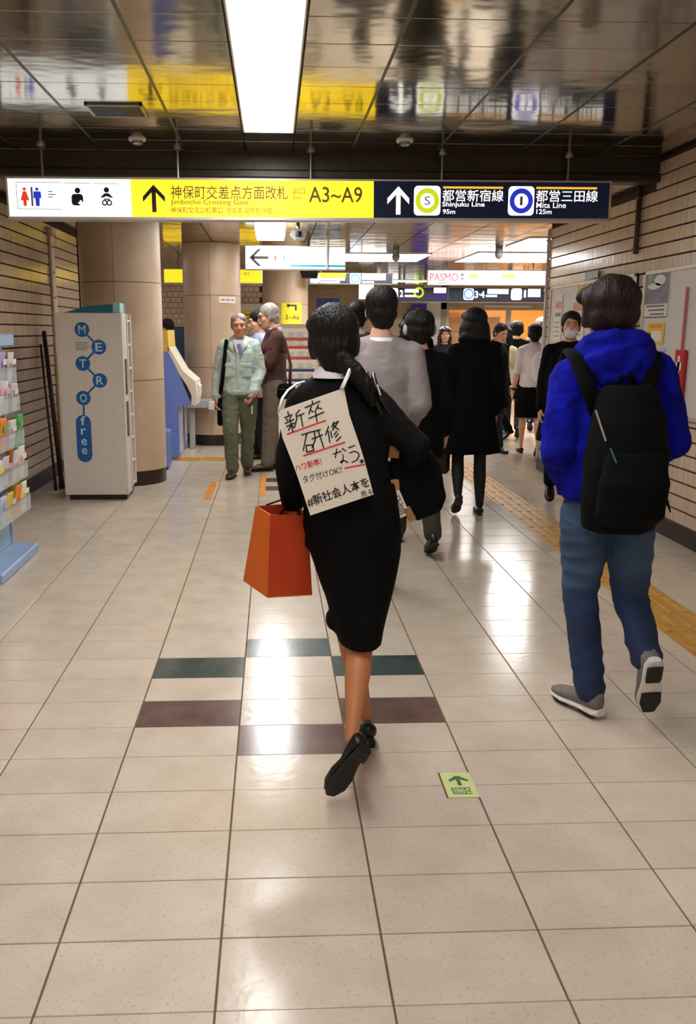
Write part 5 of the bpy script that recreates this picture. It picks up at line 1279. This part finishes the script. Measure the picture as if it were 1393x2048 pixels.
bp = thing('backpack', 'large black backpack worn by the man in the blue hoodie', 'backpack', None, (1.26, 2.98, .78))
BP = Vector((1.26, 2.98, .78)); m = MB(); k = lambda x, y, z: V(x, y, z) - BP
m.loft([(*k(1.222, 3.0, .785), .09, .075), (*k(1.222, 2.99, .80), .125, .095), (*k(1.228, 2.985, .90), .142, .108), (*k(1.236, 2.985, 1.06), .146, .11), (*k(1.24, 3.0, 1.18), .13, .095), (*k(1.24, 3.02, 1.26), .11, .075), (*k(1.24, 3.03, 1.30), .085, .05)], 24)
body_ = crumple(remesh(m, .009, 2), .006, 10, 2.0).build('main_body', MATS['cloth_black'], bp, smooth=True)
m = MB().loft([(*k(1.225, 2.93, .82), .1, .05), (*k(1.227, 2.9, .86), .12, .06), (*k(1.23, 2.89, .98), .122, .06), (*k(1.235, 2.91, 1.08), .1, .04)], 20)
crumple(remesh(m, .008, 2), .004, 12, 2.0).build('front_pocket', MATS['cloth_black'], bp, smooth=True)
MB().tube([k(1.14, 3.03, 1.2), k(1.1, 3.04, 1.3), k(1.075, 3.1, 1.39), k(1.085, 3.2, 1.415), k(1.1, 3.3, 1.36), k(1.1, 3.35, 1.2)], .03, 10, flat=.35, up=(0, -1, .3)).build('strap', MATS['cloth_black'], bp, smooth=True)
MB().tube([k(1.3, 3.03, 1.24), k(1.325, 3.04, 1.33), k(1.355, 3.1, 1.41), k(1.375, 3.2, 1.425), k(1.385, 3.3, 1.37), k(1.38, 3.35, 1.2)], .03, 10, flat=.35, up=(0, -1, .3)).build('strap', MATS['cloth_black'], bp, smooth=True)
MB().tube([k(1.2, 3.05, 1.29), k(1.21, 3.02, 1.33), k(1.25, 3.02, 1.335), k(1.27, 3.05, 1.29)], .009, 8).build('top_handle', MATS['cloth_black'], bp, smooth=True)
MB().tube([k(1.103, 2.955, 1.22), k(1.125, 2.9, 1.12)], .004, 6).build('zip', MATS['metal_glint'], bp)
MB().tube([k(1.135, 2.885, 1.1), k(1.155, 2.87, 1.05)], .003, 6).build('zip_pull', M('teal_cord', (60, 110, 130), .6, var=.05), bp)
MB().ell(k(1.33, 2.925, 1.085), (.009, .005, .017)).build('badge', MATS['metal_glint'], bp); MB().ell(k(1.255, 2.96, 1.265), (.014, .006, .007)).build('logo_patch', MATS['grey_hood'], bp)
MB().tube([k(1.35, 2.98, .92), k(1.385, 2.97, .9), k(1.4, 2.965, .86)], [.012, .016, .006], 8, flat=.4).build('loose_strap', MATS['cloth_black'], bp, smooth=True)

# ---------------------------------------------------------------- man in the grey jacket, further ahead
person('man with short dark hair in a pale grey jacket walking ahead of the suited woman', (.565, 4.66, 0), 0, 1.70, dict(elR=(.205, -.05, 1.11), wrR=(.19, .14, 1.0), shL=(-.165, -.01, 1.37), shR=(.165, -.01, 1.36), **{k_: v_ for k_, v_ in STRIDE_R.items()}),
       ('jacket', 'cloth_grey', JACKET, 1.12), ('trousers', 'navy_cloth'), 'short', 'hair_black', vox=.012, shoes=('shoe_black', 'sole_black', 'shoe'), collar=('cloth_white', -.012), fold=.009, head=(4, 2, 0), seed=9.0)
# ---------------------------------------------------------------- person with headphones in a dark coat
def phones_extra(t, J, s, R):
    c = J['head']
    pts = [c + R @ (V(.098 * math.cos(a), -.02, .03 + .108 * math.sin(a)) * s) for a in [PI * i / 12 for i in range(13)]]
    MB().tube(pts, .007, 8).build('headphone_band', MATS['dark_metal'], t, smooth=True)
    for q in (-1, 1): MB().ell(c + R @ (V(q * .1, -.01, .0) * s), (.018, .032, .036)).build('headphone_cup', MATS['machine_grey'], t, smooth=True)
person('person with headphones in a dark jacket beside the woman with bobbed hair', (.97, 5.85, 0), 0, 1.60, STRIDE_L, ('coat', 'cloth_black', [(.70, .192, .14)] + JACKET, 1.08), ('trousers', 'olive_dark', 1.05), 'full', 'hair_black', vox=.014, shoes=('shoe_black', 'sole_black', 'shoe'), build_extra=phones_extra, head=(-4, 6, 0), seed=12.0)
# ---------------------------------------------------------------- woman with bobbed hair in a black coat
LCOAT = [(.535, .262, .18), (.62, .24, .17), (.75, .212, .158), (.90, .19, .145), (1.05, .172, .13), (1.19, .178, .13), (1.29, .182, .126), (1.35, .16, .104), (1.40, .112, .088), (1.45, .075, .074)]
person('woman with bobbed black hair in a flared black coat and tights beside the tactile strip', (1.615, 7.08, 0), 0, 1.65, dict(knR=(.085, .0, .49), anR=(.085, -.06, .085), knL=(-.10, .02, .47), anL=(-.125, -.16, .19), wrL=(-.225, .05, .83)),
       ('coat', 'cloth_black', LCOAT, 1.05), ('tights', 'tights'), 'bob', 'hair_black', vox=.014, female=True, shoes=('leather_black', 'sole_black', 'pump'), head=(0, 3, 0), seed=14.0, hand_dir={'L': (V(0, .05, -1), V(1, .1, 0), 1.0)})
hb = thing('handbag', 'small black handbag with thin straps carried by the woman in the flared coat', 'bag', None, (1.36, 7.1, .33))
crumple(remesh(MB().bbox(-.09, .09, -.05, .05, 0, .24, b=.03), .01, 2), .004, 12).build('body', MATS['leather_black'], hb, smooth=True)
for y in (-.02, .02): MB().tube([(-.06, y, .23), (-.015, y * .5, .4), (.0, 0, .46), (.02, y * .5, .4), (.06, y, .23)], .004, 6).build('strap', MATS['leather_black'], hb, smooth=True)
# ---------------------------------------------------------------- older man in pale work jacket coming towards us
def old_extra(t, J, s, R):
    def panel(name, mat, x0, x1, z0, z1, y): return crumple(remesh(MB().bbox(x0, x1, y, y + .02, z0, z1, b=.008), .006, 1), .002, 20).build(name, MATS[mat], t, smooth=True)
    for q in (-1, 1):
        panel('pocket', 'work_green', q * .085 - .052, q * .085 + .052, 1.02, 1.14, .108); panel('pocket_flap', 'work_green', q * .085 - .055, q * .085 + .055, 1.12, 1.165, .113)
    crumple(remesh(MB().bbox(-.016, .016, .112, .138, .9, 1.28, b=.006), .005, 1), .002, 20).build('placket', MATS['work_green'], t, smooth=True)
    MB().tube([V(-.07, .03, 1.43) * s, V(-.07, .105, 1.37) * s, V(-.035, .125, 1.3) * s], [.024, .03, .016], 8, flat=.4).build('lapel', MATS['work_green'], t, smooth=True)
    MB().tube([V(.07, .03, 1.43) * s, V(.07, .105, 1.37) * s, V(.035, .125, 1.3) * s], [.024, .03, .016], 8, flat=.4).build('lapel', MATS['work_green'], t, smooth=True)
    MB().poly([V(-.05, .13, 1.395), V(.045, .13, 1.395), V(.01, .142, 1.27), V(-.01, .142, 1.27)]).build('shirt_front', MATS['paper'], t)
    MB().bbox(-.035, .0, .136, .15, 1.22, 1.33, b=.004, m=Matrix.Rotation(.25, 4, 'Y') @ Matrix.Translation((-.33, 0, -.02))).build('lavender_lining', M('lavender', (128, 128, 200), .8, var=.06), t)
    MB().tube([V(.12, -.1, 1.2), V(.115, -.05, 1.41), V(.12, .05, 1.39), V(.135, .13, 1.2), V(.16, .14, .98), V(.19, .08, .84)], .02, 8, flat=.35, up=(0, 1, 0)).build('bag_strap', MATS['cloth_black'], t, smooth=True)
    MB().tube([J['wrL'] + V(0, .03, -.12), J['wrL'] + V(.0, .06, -.2)], .006, 8).build('white_handle', MATS['sole_white'], t)
person('older man in a pale green work jacket and khaki trousers walking towards us', (-.35, 9.1, 0), 176, 1.66, dict(head=(-.01, .045, 1.57), knR=(.085, .16, .5), anR=(.07, .14, .085), knL=(-.085, .02, .49), anL=(-.06, -.1, .1), wrR=(.235, .06, .84), elR=(.225, -.05, 1.09), wrL=(-.15, .17, .88), elL=(-.215, -.02, 1.1)),
       ('work_jacket', 'work_green', [(.87, .168, .13), (.9, .182, .14)] + JACKET[2:], 1.02), ('trousers', 'khaki', 1.05), 'receding', 'hair_salt', skin='skin_tan', vox=.009, face=True, shoes=('shoe_brown', 'sole_black', 'shoe'), collar='cloth_white', fold=.016, head=(6, 6, 4), build_extra=old_extra, group=None, seed=17.0, brow='hair_salt',
       hand_dir={'L': (V(.2, .5, -.8), V(.9, .2, .2), 1.0)})
sb = thing('shoulder_bag', 'slim black bag hanging at the side of the older man in green', 'bag', None, (-.545, 9.12, .5))
crumple(remesh(MB().bbox(-.035, .035, -.1, .1, .02, .32, b=.02), .008, 1), .004, 14).build('body', MATS['cloth_black'], sb, smooth=True); MB().bbox(-.037, .037, -.09, .09, .2, .21, b=.003).build('zip', MATS['dark_metal'], sb)
# ---------------------------------------------------------------- man in brown sweater, side on
M('sweater_brown', (86, 56, 46), .95, var=.18, scale=12, bump=.2, bscale=120); M('sweater_red', (98, 26, 32), .95, var=.15, scale=12)
def brown_extra(t, J, s, R):
    c = J['head']; P = lambda x, y, z: c + R @ (V(x, y, z) * s)
    for q in (-1, 1):
        pts = [P(q * .033 + .02 * math.cos(a), .098, .008 + .015 * math.sin(a)) for a in [2 * PI * i / 12 for i in range(13)]]
        MB().tube(pts, .0022, 6).tube([P(q * .052, .097, .01), P(q * .08, .05, .014), P(q * .082, -.01, .012)], .0022, 6).build('glasses', MATS['dark_metal'], t)
    # red bands knitted across chest and sleeves
    for z in (1.245,):
        p = spine_at(J, z); MB().loft([(p.x, p.y, p.z - .03, .18 * s, .132 * s), (p.x, p.y, p.z + .03, .181 * s, .131 * s)], 24).build('red_band', MATS['sweater_red'], t, smooth=True)
    for sd in 'LR':
        a, b = mix(J['sh' + sd], J['el' + sd], .38), mix(J['sh' + sd], J['el' + sd], .58); MB().tube([a, b], [.069 * s, .068 * s], 14).build('sleeve_band', MATS['sweater_red'], t, smooth=True)
    MB().tube([V(-.1, .06, 1.41) * s, V(-.14, -.02, 1.46) * s, V(-.16, -.1, 1.35) * s, V(-.15, -.16, 1.1) * s, V(-.17, -.15, .9) * s], .016, 8, flat=.4, up=(0, -1, 0)).build('bag_strap', MATS['leather_brown'], t, smooth=True)
M('leather_brown', (92, 44, 34), .5, var=.15)
person('grey-haired man with glasses in a striped brown sweater standing side on', (.0, 9.44, 0), 96, 1.76, dict(elL=(-.2, .06, 1.13), wrL=(-.1, .25, 1.17), elR=(.2, .06, 1.13), wrR=(.08, .25, 1.15), head=(0, .05, 1.575), knL=(-.08, .05, .5), anL=(-.08, .08, .085)),
       ('sweater', 'sweater_brown', [(.88, .178, .132)] + JACKET[2:], 1.15), ('trousers', 'olive_grey', 1.05), 'short', 'hair_grey', vox=.01, face=True, shoes=('shoe_brown', 'sole_black', 'shoe'), collar='shirt_blue', fold=.01, head=(4, 12, 0), build_extra=brown_extra, group=None, seed=20.0, brow='hair_salt')
wb_ = thing('waist_bag', 'black bag at the hip of the man in the brown sweater', 'bag', None, (.13, 9.28, .78))
crumple(remesh(MB().bbox(-.1, .1, -.05, .05, 0, .16, b=.03), .008, 1), .004, 14).build('body', MATS['cloth_black'], wb_, smooth=True); MB().bbox(-.08, .08, -.056, -.048, .1, .108, b=.002).build('zip', MATS['dark_metal'], wb_)
def tie_extra(t, J, s, R): MB().poly([V(-.022, .128, 1.4), V(.022, .128, 1.4), V(.03, .15, 1.08), V(0, .15, 1.04), V(-.03, .15, 1.08)]).build('tie', MATS['navy_cloth'], t)
person('young man in a pale blue shirt standing behind the two older men', (-.17, 10.35, 0), 115, 1.70, None, ('shirt', 'shirt_blue', SHIRT, 1.0), ('trousers', 'navy_cloth'), 'short', 'hair_black', vox=.012, face=True, shoes=('shoe_black', 'sole_black', 'shoe'), collar='shirt_blue', head=(-6, 12, 0), build_extra=tie_extra, seed=22.0)
person('dark-haired person half hidden by the nearest pillar at the ticket machines', (-1.36, 11.5, 0), 90, 1.62, dict(elR=(.2, .08, 1.1), wrR=(.16, .28, 1.1)), ('jacket', 'navy_cloth', JACKET, 1.05), ('trousers', 'cloth_black'), 'short', 'hair_black', vox=.015, shoes=('shoe_black', 'sole_black', 'shoe'), seed=23.0)
# ---------------------------------------------------------------- the crowd in the hall
person('dark-haired man in a dull grey jacket ahead of the pale grey jacket', (.76, 8.0, 0), 0, 1.73, STRIDE_L, ('jacket', 'grey_hood', JACKET, 1.1), ('trousers', 'navy_cloth'), 'short', 'hair_black', vox=.016, shoes=('shoe_black', 'sole_black', 'shoe'), collar='cloth_white', seed=25.0)
person('woman in a dark suit with a yellow scarf ahead of the headphones wearer', (1.2, 7.8, 0), 8, 1.58, STRIDE_R, ('jacket', 'cloth_suit', JACKET, 1.0), ('skirt', 'cloth_suit', .5), 'tied', 'hair_black', vox=.016, female=True, shoes=('leather_black', 'sole_black', 'pump'), collar='cloth_white', seed=26.0,
       build_extra=lambda t, J, s, R: crumple(remesh(MB().ell(J['neck'] + V(-.07, -.02, .03), (.05, .07, .03)), .008, 1), .004, 20).build('scarf', M('scarf_yellow', (226, 190, 50), .8, var=.1), t, smooth=True))
person('curly-haired person in black ahead of the yellow scarf', (1.46, 9.3, 0), 0, 1.70, STRIDE_L, ('jacket', 'cloth_black', JACKET, 1.05), ('trousers', 'cloth_black'), 'full', 'hair_black', vox=.016, shoes=('shoe_black', 'sole_black', 'shoe'), seed=27.0)
person('woman with reddish brown hair in a dark jacket facing us between the dark coats', (2.42, 12.5, 0), 180, 1.54, STRIDE_L, ('jacket', 'navy_cloth', JACKET, 1.0), ('trousers', 'cloth_black'), 'long', 'hair_auburn', vox=.014, female=True, face=True, shoes=('leather_black', 'sole_black', 'pump'), collar='cloth_white', seed=28.0)
person('man with brown hair in a black coat bowing his head beside the flared coat', (2.78, 11.0, 0), 205, 1.60, dict(head=(0, .09, 1.56), **STRIDE_R), ('coat', 'cloth_black', COAT, 1.0), ('trousers', 'navy_cloth'), 'short', 'hair_brown', vox=.014, face=True, shoes=('shoe_black', 'sole_black', 'shoe'), head=(0, 22, 0), seed=29.0)
person('woman with long black hair and a cream scarf passing behind the white shirt', (3.14, 11.9, 0), 125, 1.53, STRIDE_L, ('jacket', 'scarf_cream', JACKET, 1.0), ('trousers', 'cloth_black'), 'long', 'hair_black', vox=.015, female=True, face=True, shoes=('leather_black', 'sole_black', 'pump'), seed=30.0)
person('brown-haired person far off by the shop front', (3.8, 14.2, 0), 0, 1.56, STRIDE_R, ('jacket', 'scarf_cream', JACKET, 1.0), ('trousers', 'navy_cloth'), 'short', 'hair_brown', vox=.018, shoes=('shoe_black', 'sole_black', 'shoe'), seed=31.0)
person('person in a dark coat and trousers striding beyond the woman in the white shirt', (3.42, 12.4, 0), -15, 1.62, dict(head=(0, .04, 1.575), **STRIDE_L), ('coat', 'cloth_black', COAT, 1.05), ('trousers', 'navy_cloth'), 'full', 'hair_black', vox=.015, shoes=('shoe_black', 'sole_black', 'shoe'), seed=32.0)
def white_extra(t, J, s, R):
    crumple(remesh(MB().ell(V(.06, -.15, 1.1), (.1, .07, .16)).ell(V(.06, -.17, 1.0), (.09, .07, .1)), .01, 2), .008, 14).build('drawstring_bag', MATS['cloth_white'], t, smooth=True)
    MB().tube([V(.13, -.12, 1.2), V(.1, -.06, 1.33), V(.1, .04, 1.31)], .016, 8, flat=.35).build('bag_cord', MATS['grey_hood'], t, smooth=True)
    w_ = mix(J['elL'], J['wrL'], .9); d = (J['wrL'] - J['elL']).normalized(); MB().tube([w_ - d * .012, w_ + d * .012], .036, 14).build('wrist_watch', MATS['dark_metal'], t, smooth=True)
person('woman in a white shirt and black skirt near the wall corner', (3.12, 10.5, 0), -12, 1.57, dict(wrL=(-.235, .03, .85), **STRIDE_L), ('shirt', 'cloth_white', SHIRT, 0), ('skirt', 'cloth_black', .46, 1.15), 'tied', 'hair_black', vox=.012, female=True, shoes=('leather_black', 'sole_black', 'pump'), fold=.005, build_extra=white_extra, seed=33.0)
person('tall person in a grey hood behind the woman in the white shirt', (4.02, 13.2, 0), -20, 1.68, STRIDE_R, ('jacket', 'grey_hood', JACKET, 1.1), ('trousers', 'navy_cloth'), 'full', 'hair_salt', vox=.017, shoes=('shoe_black', 'sole_black', 'shoe'), seed=34.0)
def mask_extra(t, J, s, R):
    c = J['head']
    m = MB().ell(c + R @ (V(0, .062, -.055) * s), (.06 * s, .05 * s, .052 * s), R); remesh(m, .006, 1).build('face_mask', MATS['mask_white'], t, smooth=True)
    for q in (-1, 1): MB().tube([c + R @ (V(q * .055, .06, -.03) * s), c + R @ (V(q * .08, .0, .0) * s)], .002, 6).build('mask_loop', MATS['string_white'], t)
person('person in black with a white face mask beside the notice boards', (2.5, 7.4, 0), 165, 1.64, STRIDE_L, ('coat', 'cloth_black', COAT, 1.1), ('trousers', 'cloth_black'), 'short', 'hair_black', vox=.013, face=True, shoes=('shoe_black', 'sole_black', 'shoe'), build_extra=mask_extra, seed=35.0)
